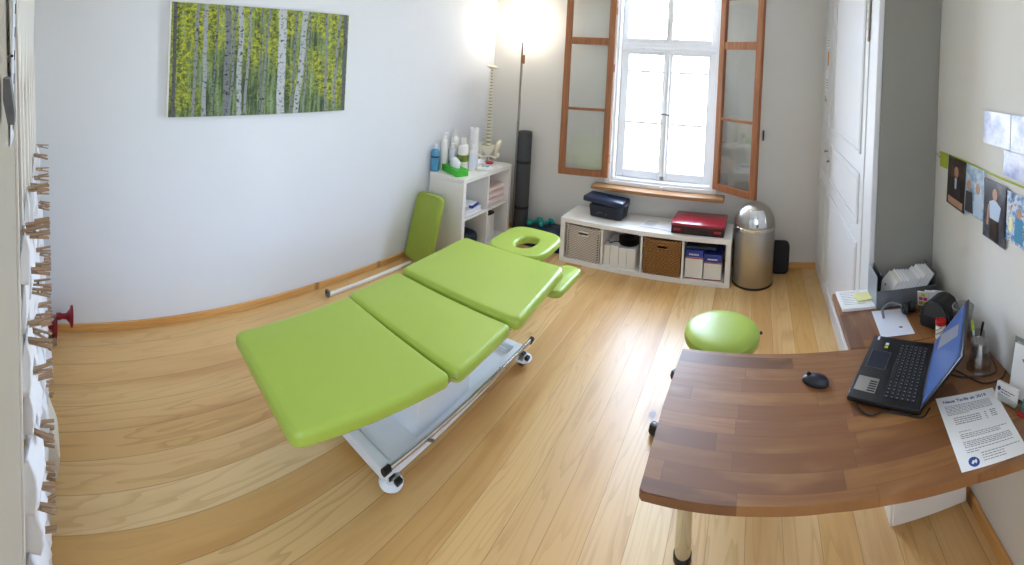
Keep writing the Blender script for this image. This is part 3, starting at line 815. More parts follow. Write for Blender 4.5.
# ------------------------------------------------------------------ floor lamp, mat, weights
t = thing('floor_lamp', 'slim steel floor lamp with glowing globe shade in the corner', 'lamp', (.43, -.16, 0))
bm = B(); lathe(bm, [(0, 0), (.12, 0), (.12, .012), (.02, .02), (0, .02)], 32); obj('base', bm, 'steel_dull', t, True)
bm = B(); lathe(bm, [(0, .018), (.011, .018), (.011, 1.25), (.008, 1.26), (.008, 2.17), (0, 2.17)], 14)
obj('pole', bm, 'steel_dull', t, True)
bm = B(); tube(bm, spline([(.012, -.004, 1.1), (.017, -.004, 1.4), (.012, -.004, 1.6), (.02, -.006, 1.85), (.012, -.004, 2.1)]), .003, 6); obj('cord', bm, 'peg', t, True)
bm = B(); box(bm, .008, .035, -.015, .012, 1.9, 2.0, .005, 2); obj('switch', bm, 'brown_wood', t)
bm = B(); bmesh.ops.create_uvsphere(bm, u_segments=32, v_segments=20, radius=.15)
for v in bm.verts: v.co.z = v.co.z*1.25+2.33
obj('lamp_shade', bm, 'globe', t, True)

t = thing('exercise_mat', 'rolled charcoal exercise mat standing upright beside the cube shelf', 'mat', (.50, -.12, 0))
bm = B()
pts = []
for i in range(90):
    a = i/90*2*PI*4.5; pts.append((a, .012+.058*i/90))
n = 40; prof = [(.0, 0.0), (.068, 0), (.07, .004), (.07, 1.146), (.068, 1.15), (.05, 1.148), (.046, 1.142), (.03, 1.147), (.026, 1.142), (.012, 1.147), (0, 1.14)]
lathe(bm, prof, n); obj('roll', bm, 'mat_grey', t, True)
for zz in (.3, .8): bm = B(); lathe(bm, [(.0705, zz), (.072, zz), (.072, zz+.03), (.0705, zz+.03)], 32); obj('strap', bm, 'black_soft', t, True)

t = thing('blue_case', 'navy blue soft box on the floor between mat and low shelf', 'box', (.83, -.19, 0))
bm = B(); box(bm, -.21, .21, -.13, .13, 0, .17, .012, 3); obj('box_body', bm, 'blue_bag', t, True)
bm = B(); box(bm, -.19, .2, -.11, .12, .17, .19, .006, 2); obj('lid', bm, 'navy', t, True)
db = None
for k, (x, y, a) in enumerate(((.70, -.20, 1.15), (.81, -.17, 1.15))):
    lab = ('teal dumbbell lying on the blue box, nearer the rolled mat', 'teal dumbbell lying on the blue box, nearer the low shelf')[k]
    if db is None:
        db = thing('dumbbell', lab, 'dumbbell', (x, y, .222), a, 'teal dumbbells')
        for s in (-1, 1):
            bm = B(); pr = [(0, s*.04), (.02, s*.04), (.031, s*.047), (.034, s*.06), (.031, s*.076), (.02, s*.086), (0, s*.088)]
            lathe(bm, pr, 6, (0, 0, 0), axis='x'); obj('weight_head', bm, 'teal', db, True)
        bm = B(); lathe(bm, [(0, -.042), (.013, -.042), (.016, 0), (.013, .042), (0, .042)], 14, axis='x'); obj('grip', bm, 'teal', db, True)
    else: dup(db, (x, y, .222), (0, 0, a), lab)
# keep grip coordinates: lathe with axis x puts profile along x

t = thing('massage_ball', 'red massage ball on the floor seen through the head cushion hole', 'ball', (.57, -.40, .0))
bm = B(); bmesh.ops.create_icosphere(bm, subdivisions=3, radius=.045, matrix=Matrix.Translation((0, 0, .045))); obj('ball_body', bm, 'red', t, True)
bm = B(); lathe(bm, [(.0452, -.003), (.046, 0), (.0452, .003)], 28, (0, 0, .045)); obj('seam', bm, 'black', t, True)
# bin
t = thing('waste_bin', 'brushed steel bullet waste bin with domed push lid', 'bin', (2.755, -.275, 0))
R_ = .17
bm = B(); lathe(bm, [(0, .012), (R_*.98, .012), (R_, .02), (R_, .50), (R_*.99, .505), (0, .505)], 48); obj('body', bm, 'steel', t, True)
bm = B(); lathe(bm, [(0, 0), (R_*1.01, 0), (R_*1.01, .016), (R_*.98, .02)], 48); obj('base_ring', bm, 'black', t, True)
bm = B(); lathe(bm, [(R_*1.012, .50), (R_*1.02, .505), (R_*1.02, .522), (R_*1.0, .526)], 48); obj('collar', bm, 'chrome', t, True)
bm = B(); lathe(bm, [(R_*math.cos(a), .524+.205*math.sin(a)) for a in [PI/2*i/12 for i in range(12)]]+[(0, .729)], 48); obj('dome', bm, 'steel', t, True)
bm = B()   # push flap: curved patch just proud of the dome
def dome_pt(az, el, k=1.03): return Vector((R_*math.cos(el)*math.cos(az)*k, R_*math.cos(el)*math.sin(az)*k, .524+.205*math.sin(el)*k))
def flap(bm, k, shrink, off=0):
    nu, nv = 12, 8; g_ = []
    for i in range(nu+1):
        row = []
        for j in range(nv+1):
            w = .44-shrink; az = -PI/2+.12+(-w+2*w*i/nu)*(1+.12*j/nv); el = (.1+shrink)+(.78-2*shrink)*j/nv
            row.append(bm.verts.new(dome_pt(az, el, k)))
        g_.append(row)
    for i in range(nu):
        for j in range(nv): bm.faces.new((g_[i][j], g_[i+1][j], g_[i+1][j+1], g_[i][j+1]))
    bo = [g_[i][0] for i in range(nu+1)]+[g_[nu][j] for j in range(1, nv+1)]+[g_[i][nv] for i in range(nu-1, -1, -1)]+[g_[0][j] for j in range(nv-1, 0, -1)]
    return [v.co.copy() for v in bo]
bo = flap(bm, 1.015, .02); o = obj('push_flap', bm, 'chrome', t, True)
bm = B(); tube(bm, bo, .003, 6, closed=True); obj('flap_rim', bm, 'chrome', o, True)
bm = B(); p = dome_pt(-PI/2+.1, .2, 1.03); bmesh.ops.create_uvsphere(bm, u_segments=12, v_segments=8, radius=.012, matrix=Matrix.Translation(p)); obj('push_mark', bm, 'steel_dull', o, True)

t = thing('black_speaker', 'black rounded box on floor behind the steel bin', 'speaker', (2.99, -.11, 0))
bm = B(); pad(bm, rrect(.16, .30, .045), .1, .03); xform(bm, Matrix.Translation((0, .06, .15)) @ Matrix.Rotation(PI/2, 4, 'X')); obj('housing', bm, 'black_matte', t, True)
bm = B(); pad(bm, rrect(.11, .24, .03), .006, .003); xform(bm, Matrix.Translation((0, -.038, .15)) @ Matrix.Rotation(PI/2, 4, 'X')); obj('front_cover', bm, 'black_soft', t, True)

# ------------------------------------------------------------------ picture
pic = thing('canvas_print', 'wide canvas print of birch trunks with yellow green leaves hanging above the treatment table', 'picture', (0, -3.375, 1.47))
W_, H_ = 1.345, .785
bm = B(); nx = 24
for i in range(nx):   # slightly wavy outline printed cloth
    pass
box(bm, .004, .032, 0, W_, 0, H_, .002, 1); obj('canvas', bm, birch_material(), pic)
bm = B(); box(bm, .002, .031, -.012, -.0005, 0.0, H_, .002, 1); obj('canvas_edge', bm, 'paper_warm', pic)

# ------------------------------------------------------------------ massage table
mt = thing('massage_table', 'lime green treatment table with white base in room centre', 'massage table', (1.30, -2.30, 0))
def loc(x, y): return x-1.30, y+2.30
def section(name, corners, z, th, r, rad, zfun=None, dome=.004, m='green'):
    """corners world xy ccw; rounded outline built from polygon"""
    pts = [Vector(loc(*c)) for c in corners]; n = len(pts); out = []
    for i in range(n):
        a, b, c = pts[i-1], pts[i], pts[(i+1) % n]; rr = rad[i] if isinstance(rad, (list, tuple)) else rad
        p0 = b+(a-b).normalized()*rr; p1 = b+(c-b).normalized()*rr
        for k in range(9):
            t_ = k/8; out.append(tuple(p0*(1-t_)**2+b*2*t_*(1-t_)+p1*t_*t_))
        # subdivide edge
        d = pts[(i+1) % n]; rr2 = rad[(i+1) % n] if isinstance(rad, (list, tuple)) else rad
        q = d+(b-d).normalized()*rr2
        for k in range(1, 6): out.append(tuple(p1+(q-p1)*k/6))
    bm = B(); pad(bm, out, th, r, zf=zfun, dome=dome, z0=z-th)
    return obj(name, bm, m, mt, True)
ZT = .60
fs = section('foot_cushion', [(1.665, -2.715), (.955, -2.665), (.955, -3.30), (1.53, -3.345)], ZT, .068, .026, [.03, .03, .04, .05])
ms = section('seat_cushion', [(1.68, -2.285), (.925, -2.285), (.935, -2.665), (1.685, -2.70)], ZT, .068, .026, [.03, .03, .04, .05])
bs = section('back_cushion', [(1.66, -1.63), (.905, -1.63), (.925, -2.27), (1.705, -2.27)], ZT+.02, .072, .028, [.06, .06, .05, .06], zfun=lambda x, y: -.006)
# headrest with face hole
N_ = 56
def ellipse(cx, cy, a, b, n, rot=0):
    return [(cx+a*math.cos(2*PI*i/n+PI/4), cy+b*math.sin(2*PI*i/n+PI/4)) for i in range(n)]
def superell(cx, cy, a, b, n, e=3.6):
    o = []
    for i in range(n):
        t_ = 2*PI*i/n+PI/4; c, s = math.cos(t_), math.sin(t_)
        o.append((cx+a*math.copysign(abs(c)**(2/e), c), cy+b*math.copysign(abs(s)**(2/e), s)))
    return o
hx, hy = loc(1.245, -1.385)
bm = B(); pad(bm, superell(hx, hy, .21, .235, N_), .062, .024, hole=ellipse(hx+.02, hy-.02, .068, .102, N_), z0=ZT-.068)
obj('head_cushion', bm, 'green', mt, True)
for sx in (1,):
    ax, ay = loc(1.595, -1.535)
    bm = B(); pad(bm, rrect(.145, .37, .05, cx=ax, cy=ay), .05, .02, z0=.43, dome=.006); o = obj('arm_pad', bm, 'green', mt, True)
    br = B(); tube(br, [(ax, ay-.05, .43), (ax, ay-.1, .41), (ax-.12, ay-.22, .5), (ax-.14, ay-.3, .53)], .01, 8); obj('arm_bracket', br, 'steel_dull', o, True)
ax, ay = loc(1.0, -1.535)
# steel frame under cushions
bm = B()
for xx in (1.02, 1.60):
    x_, _ = loc(xx, 0); 
    box(bm, x_-.015, x_+.015, loc(0, -2.72)[1], loc(0, -1.7)[1], .495, .53, .003, 1)
for yy in (-2.72, -2.64, -2.30, -2.24, -1.75):
    y_ = loc(0, yy)[1]; box(bm, loc(1.02, 0)[0], loc(1.60, 0)[0], y_-.015, y_+.015, .495, .53, .003, 1)
for xx in (1.16, 1.36): x_ = loc(xx, 0)[0]; tube(bm, [(x_, loc(0, -1.9)[1], .515), (x_, loc(0, -1.28)[1], .52)], .012, 10)
obj('top_frame', bm, 'steel_dull', mt)
for yy in (-2.69, -2.277):
    bm = B(); tube(bm, [(loc(.97, 0)[0], loc(0, yy)[1], .565), (loc(1.675, 0)[0], loc(0, yy)[1], .565)], .006, 8); obj('hinge_rod', bm, 'chrome', mt, True)
# column
bm = B(); x0, y0 = loc(1.09, -2.60); x1, y1 = loc(1.40, -2.20); box(bm, x0, x1, y0, y1, .065, .44, .006, 2); obj('lift_column', bm, 'white_metal', mt)
bm = B(); box(bm, x0+.04, x1-.04, y0+.04, y1-.04, .44, .497, .006, 2); obj('inner_column', bm, 'steel', mt)
# base: tray with raised rims
bm = B(); X0, Y0 = loc(1.06, -2.845); X1, Y1 = loc(1.462, -1.75)
box(bm, X0, X1, Y0, Y1, .055, .068, .003, 1)
for q in ((X0, X0+.035, Y0, Y1), (X1-.035, X1, Y0, Y1)): box(bm, *q, .068, .1, .006, 2)
for q in ((X0+.035, X1-.035, Y0, Y0+.05), (X0+.035, X1-.035, Y1-.05, Y1)): box(bm, *q, .068, .1, .006, 2)
box(bm, X0+.06, X1-.06, Y0+.075, Y0+.085, .068, .075); box(bm, X0+.06, X1-.06, Y1-.075, Y1-.085, .068, .09)
obj('base_frame', bm, 'white_metal', mt)
for s, xx in ((1, 1.50), (-1, 1.03)):   # foot operated rails
    bm = B(); a = loc(xx-(.04 if s > 0 else 0), -2.835); b = loc(xx, -1.73)
    tube(bm, [(a[0], a[1], .115), (b[0], b[1], .125)], .012, 12); obj('foot_rail', bm, 'chrome', mt, True)
    for p in (a, b):
        e = B(); sgn = -1 if p is a else 1; tube(e, [(p[0], p[1]-sgn*.01, .119 if p is b else .115), (p[0], p[1]+sgn*.025, .126 if p is b else .115)], .0155, 12); obj('end_cap', e, 'black', mt, True)
    for yy in (-2.6, -2.0):
        bm = B(); y_ = loc(0, yy)[1]; tube(bm, [(loc(xx, 0)[0], y_, .118), (loc(xx, 0)[0]-s*.05, y_, .09)], .007, 8); obj('rail_lever', bm, 'steel_dull', mt, True)
for xx, yy in ((1.445, -2.795), (1.475, -1.79), (1.055, -2.82), (1.055, -1.79)):
    x_, y_ = loc(xx, yy); s = 1 if yy < -2.3 else -1; q = 1 if xx > 1.3 else -1
    c = link(bpy.data.objects.new('caster', None)); c.parent = mt; c.location = (x_, y_, 0)
    bm = B(); lathe(bm, [(0, -.016), (.030, -.016), (.034, -.011), (.034, .011), (.030, .016), (0, .016)], 24, (q*.012, 0, .034), axis='x'); obj('wheel', bm, 'steel_dull', c, True)
    bm = B(); lathe(bm, [(.0, .0), (.05, .0), (.052, .004), (.035, .02), (.0, .022)], 24, (q*.01, -s*.012, .035)); obj('wheel_hood', bm, 'white_metal', c, True)
    bm = B(); box(bm, q*.01-.014, q*.01+.014, -s*.012-.02, -s*.012+.012, .052, .074, .004, 2); box(bm, q*.045-.012, q*.045+.012, -.022, .012, .05, .068, .004, 2); obj('brake_pedal', bm, 'black', c, True)
    bm = B(); lathe(bm, [(0, .05), (.014, .05), (.014, .07), (0, .07)], 12, (0, 0, 0)); obj('stem', bm, 'steel_dull', c, True)
bm = B(); tube(bm, spline([loc(1.30, -3.05)+(.53,), loc(1.31, -3.02)+(.45,), loc(1.29, -2.95)+(.40,), loc(1.28, -2.8)+(.42,), loc(1.25, -2.62)+(.38,)]), .004, 6); obj('control_cable', bm, 'black', mt, True)

# spare pad leaning on the shelf side
t = thing('bolster_pad', 'lime green upholstered pad leaning against the side of cube shelf', 'cushion', (.175, -1.25, 0))
bm = B(); pad(bm, rrect(.29, .62, .055), .075, .03, dome=.006)
xform(bm, Matrix.Translation((0, 0, .018)) @ Matrix.Rotation(math.radians(90-14), 4, 'X') @ Matrix.Translation((0, .31, -.0)))
obj('pad', bm, 'green_dark', t, True)

# white tube along the wall
t = thing('screen_tube', 'long thin white tube with grey end cap lying on floorboards along the baseboard', 'tube', (.13, -2.19, 0))
bm = B(); box(bm, -.013, .013, .02, .88, .0, .028, .008, 3); obj('tube_body', bm, 'white_lam', t, True)
bm = B(); box(bm, -.024, .024, 0, .022, 0.0, .055, .010, 3); obj('end_cap', bm, 'grey_metal', t, True)
bm = B(); box(bm, -.012, .012, -.004, .001, .035, .05, .003, 1); obj('cap_button', bm, 'black', t)

# ------------------------------------------------------------------ stool
t = thing('stool', 'round lime green swivel stool on chrome star base', 'stool', (2.60, -1.77, 0))
bm = B(); r = .195
lathe(bm, [(0, .425), (r-.02, .425), (r-.003, .437), (r, .452), (r-.003, .475), (r-.02, .49), (r-.06, .5), (r*.4, .505), (0, .507)], 56); obj('seat', bm, 'green', t, True)
bm = B(); lathe(bm, [(0, .405), (.11, .405), (.11, .424), (0, .424)], 28); obj('seat_plate', bm, 'black', t, True)
bm = B(); lathe(bm, [(0, .09), (.027, .09), (.027, .25), (.015, .252), (.015, .405), (0, .405)], 20); obj('gas_column', bm, 'chrome', t, True)
bm = B()
ring = [(.15*math.cos(2*PI*k/32), .15*math.sin(2*PI*k/32), .41) for k in range(32)]
tube(bm, ring, .006, 6, closed=True)
for k in range(4): a = PI/4+k*PI/2; tube(bm, [(.05*math.cos(a), .05*math.sin(a), .412), (.15*math.cos(a), .15*math.sin(a), .41)], .005, 6)
obj('seat_ring', bm, 'steel_dull', t, True)
bm = B(); tube(bm, [(.05, .0, .41), (.16, .05, .42), (.195, .065, .435)], .006, 8); bmesh.ops.create_uvsphere(bm, u_segments=10, v_segments=8, radius=.009, matrix=Matrix.Translation((.20, .067, .437))); obj('height_lever', bm, 'black', t, True)
for k in range(5):
    a = math.radians(140+72*k)
    bm = B(); d = Vector((math.cos(a), math.sin(a), 0)); tube(bm, [d*.02+Vector((0, 0, .11)), d*.15+Vector((0, 0, .095)), d*.31+Vector((0, 0, .07))], [.02, .016, .012], 10); obj('leg', bm, 'chrome', t, True)
    bm = B(); lathe(bm, [(0, -.022), (.022, -.022), (.026, -.016), (.026, .016), (.022, .022), (0, .022)], 20, (0, 0, .026), axis='x')
    box(bm, -.024, .024, -.02, .02, .03, .058, .01, 2)
    obj('caster', bm, 'black', t, True, (d.x*.345, d.y*.345, 0), (0, 0, a+PI/2+.6*k))

# ------------------------------------------------------------------ desk
DZ = .75
dk = thing('desk', 'large walnut block desk top on round steel leg under the open laptop', 'desk', (2.46, -2.98, 0))
def dl(x, y): return x-2.46, y+2.98
bm = B(); out = [dl(3.668, -2.325), dl(3.10, -2.325), dl(2.475, -2.345), dl(2.462, -2.66), dl(2.463, -2.955), dl(2.472, -2.964), dl(2.6, -2.958), dl(2.78, -2.951), dl(2.96, -2.948), dl(3.12, -2.956), dl(3.35, -2.977), dl(3.50, -3.004), dl(3.668, -3.03)]
lo = []; 
prism(bm, out, DZ-.028, DZ)
bmesh.ops.bevel(bm, geom=[e for e in bm.edges if abs(e.verts[0].co.z-e.verts[1].co.z) < 1e-6], offset=.003, segments=2, affect='EDGES')
obj('desk_top', bm, 'butcher', dk)
bm = B(); lathe(bm, [(0, .02), (.03, .02), (.03, .70), (0, .70)], 28, dl(2.53, -2.46)+(0,)); obj('leg', bm, 'chrome', dk, True)
bm = B(); lathe(bm, [(0, 0), (.034, 0), (.034, .02), (.03, .024)], 28, dl(2.53, -2.46)+(0,)); obj('leg_foot', bm, 'black', dk, True)
bm = B(); lathe(bm, [(0, .70), (.045, .70), (.045, .717), (0, .717)], 28, dl(2.53, -2.46)+(0,)); obj('leg_plate', bm, 'steel_dull', dk, True)
# return board
rt = thing('side_board', 'walnut block board running from desk to the wardrobe', 'worktop', (3.14, -2.32, 0))
bm = B(); box(bm, 0, .528, .0, .452, DZ-.032, DZ, .003, 2); obj('board', bm, 'butcher_y', rt)
# cabinet below
cb = thing('drawer_cabinet', 'white cabinet standing on the floor under the walnut desk', 'cabinet', (3.32, -2.37, 0))
bm = B(); box(bm, 0, .33, 0, .49, .0, .715, .003, 1); obj('carcass', bm, 'white_lam', cb)
bm = B(); box(bm, .006, .324, -.018, -.001, .02, .35, .002, 1); obj('door', bm, 'white_lam', cb)
bm = B(); box(bm, .006, .324, -.018, -.001, .354, .705, .002, 1); obj('drawer', bm, 'white_lam', cb)
bm = B(); box(bm, -.012, -.001, .06, .1, .30, .33, .002, 1); obj('hinge_plate', bm, 'steel_dull', cb)

# ---- laptop
lp = thing('laptop', 'open black laptop with silver sticker on the desk', 'laptop', (3.27, -2.50, DZ), math.radians(60.5))
# local: x along front edge (towards far), -y = away from user... user side is +y after rotation
LW, LD = .375, .255
bm = B(); box(bm, -LW/2, LW/2, -LD/2, LD/2, .004, .024, .006, 2); obj('laptop_base', bm, 'black', lp, True)
bm = B()
for r_ in range(6):
    for c_ in range(17):
        x0 = -.15+c_*.0182; y0 = -.095+r_*.0185
        if r_ == 5 and 4 < c_ < 10:
            continue
        box(bm, x0-.0078, x0+.0078, y0-.0078, y0+.0078, .024, .0258, .001, 1)
box(bm, -.15+4.5*.0182, -.15+9.4*.0182, -.095+5*.0185-.0078, -.095+5*.0185+.0078, .024, .0258, .001, 1)
k_ = obj('keyboard', bm, 'black_matte', lp)
bm = B()
for r_ in range(6):
    for c_ in range(17):
        if r_ == 5 and 4 < c_ < 10: continue
        x0 = -.15+c_*.0182; y0 = -.095+r_*.0185; box(bm, x0-.003, x0+.001, y0-.002, y0+.003, .0258, .0260)
obj('key_legends', bm, 'ink', k_)
bm = B(); box(bm, -.02, .085, .035, .108, .0235, .0245); o = obj('touchpad', bm, 'navy_dark', lp)
bm = B(); pts = [(-.02, .035, .0247), (.085, .035, .0247), (.085, .108, .0247), (-.02, .108, .0247)]; tube(bm, pts, .0008, 4, closed=True); obj('touchpad_rim', bm, 'steel_dull', o)
bm = B(); box(bm, -.15, -.075, .04, .115, .024, .0246); o = obj('silver_sticker', bm, 'steel', lp)
bm = B()
for k in range(5): box(bm, -.145+k*.012, -.138+k*.012, .043, .07, .0246, .0249)
obj('sticker_print', bm, 'ink_dark', o)
bm = B(); box(bm, .11, .124, .055, .068, .024, .0246); obj('green_sticker', bm, 'yellow_green', lp)
for q in ((.13, .144, .055, .068), (.155, .178, .1, .108)): bm = B(); box(bm, *q, .024, .0246); obj('white_sticker', bm, 'paper_blue', lp)
tilt = math.radians(33)
sm = Matrix.Translation((0, -LD/2+.004, .022)) @ Matrix.Rotation(tilt, 4, 'X')
bm = B(); box(bm, -LW/2, LW/2, -.006, .004, .0, .245, .004, 2); xform(bm, sm); sl = obj('screen_lid', bm, 'black', lp, True)
bm = B(); box(bm, -LW/2+.008, LW/2-.008, .004, .0055, .012, .236); xform(bm, sm); obj('screen_border', bm, 'screen_dark', sl)
bm = B(); box(bm, -LW/2+.016, LW/2-.016, .0055, .006, .02, .222); xform(bm, sm); sd = obj('screen', bm, 'screen', sl)
bm = B(); prism(bm, [(.17, .06), (.06, .2), (-.02, .2), (.08, .05)], .006, .0064, plane='xz'); xform(bm, sm); obj('pale_window', bm, 'ink', sd)
bm = B(); tube(bm, [(-.12, -LD/2+.002, .022), (.12, -LD/2+.002, .022)], .007, 10); obj('hinge', bm, 'black', lp, True)
# cables
bm = B(); tube(bm, spline([(3.10, -2.61, DZ+.012), (3.10, -2.645, DZ+.006), (3.13, -2.68, DZ+.004), (3.18, -2.675, DZ+.004), (3.235, -2.70, DZ+.004), (3.29, -2.73, DZ+.004), (3.33, -2.70, DZ+.004)]), .0028, 6)
tag(obj('usb_cable', bm, 'black', None, True), 'thin black cable plugged into laptop side and curling under it', 'cable')
bm = B(); tube(bm, spline([(3.45, -2.56, DZ+.004), (3.50, -2.60, DZ+.004), (3.56, -2.625, DZ+.004), (3.62, -2.63, DZ+.004), (3.645, -2.58, DZ+.004), (3.65, -2.5, DZ+.004)]), .003, 6)
tag(obj('power_cable', bm, 'black', None, True), 'black power cable looping behind laptop around the drinking glass', 'cable')
bm = B(); tube(bm, spline([(3.46, -2.52, DZ+.004), (3.50, -2.57, DZ+.004), (3.55, -2.66, DZ+.004), (3.62, -2.67, DZ+.004), (3.66, -2.64, DZ+.004)]), .0028, 6)
tag(obj('network_cable', bm, 'black', None, True), 'thin black cable in front of the power cable near the wall', 'cable')
# mouse
ms_ = thing('computer_mouse', 'black computer mouse on the walnut desk beside the laptop touchpad', 'mouse', (2.975, -2.50, DZ), math.radians(68))
bm = B(); bmesh.ops.create_uvsphere(bm, u_segments=28, v_segments=18, radius=1)
for v in bm.verts:
    x, y, z = v.co; w = .029*(1-.12*y); v.co = Vector((x*w, y*.05, max(z, -.25)*.026*(1-.15*y)+.0066))
obj('shell', bm, 'navy_dark', ms_, True)
bm = B(); lathe(bm, [(0, -.003), (.008, -.003), (.008, .003), (0, .003)], 14, (0, .026, .029), axis='x'); obj('scroll_wheel', bm, 'black_matte', ms_, True)

# ---- tariff sheet
ts = thing('price_sheet', 'white printed price sheet with blue title and logo on desk edge', 'paper', (3.448, -2.825, DZ), math.radians(-8))
bm = B(); box(bm, -.105, .105, -.1485, .1485, .0004, .0012); obj('sheet', bm, 'paper', ts)
tb = text_bm('Neue Tarife ab 2019', .0185, True); xform(tb, Matrix.Translation((-.085, .118, .0014))); obj('title', tb, 'ink_blue', ts)
bm = B()
def words(bm, x0, x1, y, h=.0022, r_=rnd, z=.0014):
    x = x0
    while x < x1:
        w = r_.uniform(.004, .013); w = min(w, x1-x); box(bm, x, x+w, y-h/2, y+h/2, z-.0002, z); x += w+.0022
for k in range(7): words(bm, -.085, .075 if k < 6 else -.01, .103-k*.0065)
for k in range(4): words(bm, -.07, .02, .048-k*.0085, .0032); words(bm, .035, .042, .048-k*.0085, .003); words(bm, .055, .075, .051-k*.0085, .0034)
words(bm, -.07, -.03, -.01)
for k in range(3): words(bm, -.07, .06 if k else .085, -.022-k*.007)
for k in range(4): words(bm, -.07, .085, -.052-k*.0065)
words(bm, -.07, .085, -.082); words(bm, -.07, -.03, -.09)
for k in range(4): words(bm, -.03, .04 if k else .095, -.102-k*.009)
obj('body_text', bm, 'ink', ts)
bm = B(); disc(bm, -.06, -.125, .0012, .0165); lo_ = obj('logo', bm, 'ink_blue', ts)
bm = B()
prism(bm, [(-.069, -.128), (-.062, -.119), (-.058, -.122), (-.052, -.117), (-.05, -.124), (-.055, -.133), (-.059, -.127), (-.065, -.133)], .0019, .0022); obj('logo_figure', bm, 'paper', lo_)

# ---- papers near wardrobe
pl = thing('paper_pad', 'stack of white printed papers at the wardrobe end of side board', 'papers', (3.245, -1.955, DZ), math.radians(2))
bm = B(); box(bm, -.088, .088, -.085, .085, 0, .014, .001, 1); obj('pad_block', bm, 'paper', pl)
bm = B()
for k in range(8): words(bm, -.07, .03, .065-k*.016, .003, z=.0143)
obj('print', bm, 'ink', pl)
t = thing('sticky_notes', 'pad of pale yellow sticky notes on top of the papers', 'notes', (3.275, -1.95, DZ+.0145), math.radians(8))
bm = B(); box(bm, -.038, .038, -.036, .036, 0, .009, .0005, 1); obj('note_block', bm, 'yellow_note', t)
ORD = ('', 'second', 'third', 'fourth', 'fifth', 'sixth', 'seventh', 'eighth', 'ninth', 'tenth', 'eleventh', 'twelfth', 'thirteenth', 'fourteenth', 'fifteenth', 'sixteenth', 'seventeenth', 'eighteenth', 'nineteenth', 'twentieth', 'next to hindmost', 'hindmost')
hs = thing('note_paper', 'small white sheet under the headset on the side board', 'paper', (3.362, -2.165, DZ), math.radians(-3))
bm = B(); box(bm, -.074, .074, -.105, .105, .0004, .0012); obj('sheet', bm, 'paper_blue', hs)
bm = B(); box(bm, .02, .035, -.05, -.04, .0012, .0016); obj('ink_mark', bm, 'ink_dark', hs)
hd = thing('headset', 'black headset with grey band lying on small white sheet', 'headset', (3.405, -2.105, DZ))
bm = B(); tube(bm, spline([(-.075, -.03, .008), (-.07, .005, .03), (-.03, .022, .048), (.015, .01, .04), (.03, -.005, .022)]), .006, 8); obj('headband', bm, 'grey_metal', hd, True)
for k, (x, y) in enumerate(((.035, -.008), (.07, .004))):
    bm = B(); lathe(bm, [(0, -.014), (.02, -.014), (.026, -.006), (.026, .008), (.018, .014), (0, .014)], 22, (x, y, .027), axis='x'); obj('ear_pad', bm, 'black', hd, True)
bm = B(); tube(bm, spline([(.07, .01, .012), (.1, .0, .006), (.105, -.03, .005), (.09, -.05, .004)]), .003, 6); obj('cord', bm, 'black', hd, True)

# ---- file box with cards
fb = thing('file_box', 'grey metal card file box standing open on the side board', 'file box', (3.32, -2.045, DZ))
w, d, h = .30, .155, .125
bm = B(); t_ = .003
box(bm, 0, w, 0, t_, 0, h*.72); box(bm, 0, w, d-t_, d, 0, h*.72); box(bm, w-t_, w, 0, d, 0, h*1.25); box(bm, 0, w, 0, d, 0, t_)
obj('box_body', bm, 'grey_metal', fb)
bm = B(); box(bm, -.004, 0.0, -.002, d+.004, 0, .165, .001, 1); obj('end_panel', bm, mat('pale_grey_metal', '#9aa0aa', .4, .2), fb)
bm = B(); box(bm, .004, .01, .004, d-.004, .05, .172, .001, 1); xform(bm, Matrix.Rotation(math.radians(5), 4, 'Y')); obj('divider_plate', bm, 'black', fb)
n = 0
for k in range(22):
    x0 = .045+k*.0105+(.014 if k > 13 else 0); mm = ('paper', 'paper_warm', 'paper', 'paper_blue')[k % 4]
    hh = .150+.012*((k*7) % 5)/5+(.012 if k > 15 else 0)
    bm = B(); box(bm, 0, .0055, .008, d-.01-.008*((k*3) % 2), 0, hh, .0006, 1); xform(bm, Matrix.Rotation(math.radians(38 if k < 14 else 33), 4, 'Y'))
    lab = ('pale front card of the row in the grey file box' if k == 0 else ORD[k]+' tilted record card counted from the dotted front card')
    o = obj('record_card', bm, mm, None, False, (3.32+.012+k*.0088, -2.045, DZ+.006))
    if k: tag(o, lab, 'card', 'record cards in the grey file box')
    else:
        tag(o, 'foremost tilted record card with a dark dot in the grey file box', 'card', 'record cards in the grey file box')
        p = B(); lathe(p, [(0, -.0005), (.006, -.0005), (.006, .0003), (0, .0003)], 12, (0, .09, .09), axis='x'); xform(p, Matrix.Rotation(math.radians(38), 4, 'Y')); obj('dot_mark', p, 'ink_blue', o)

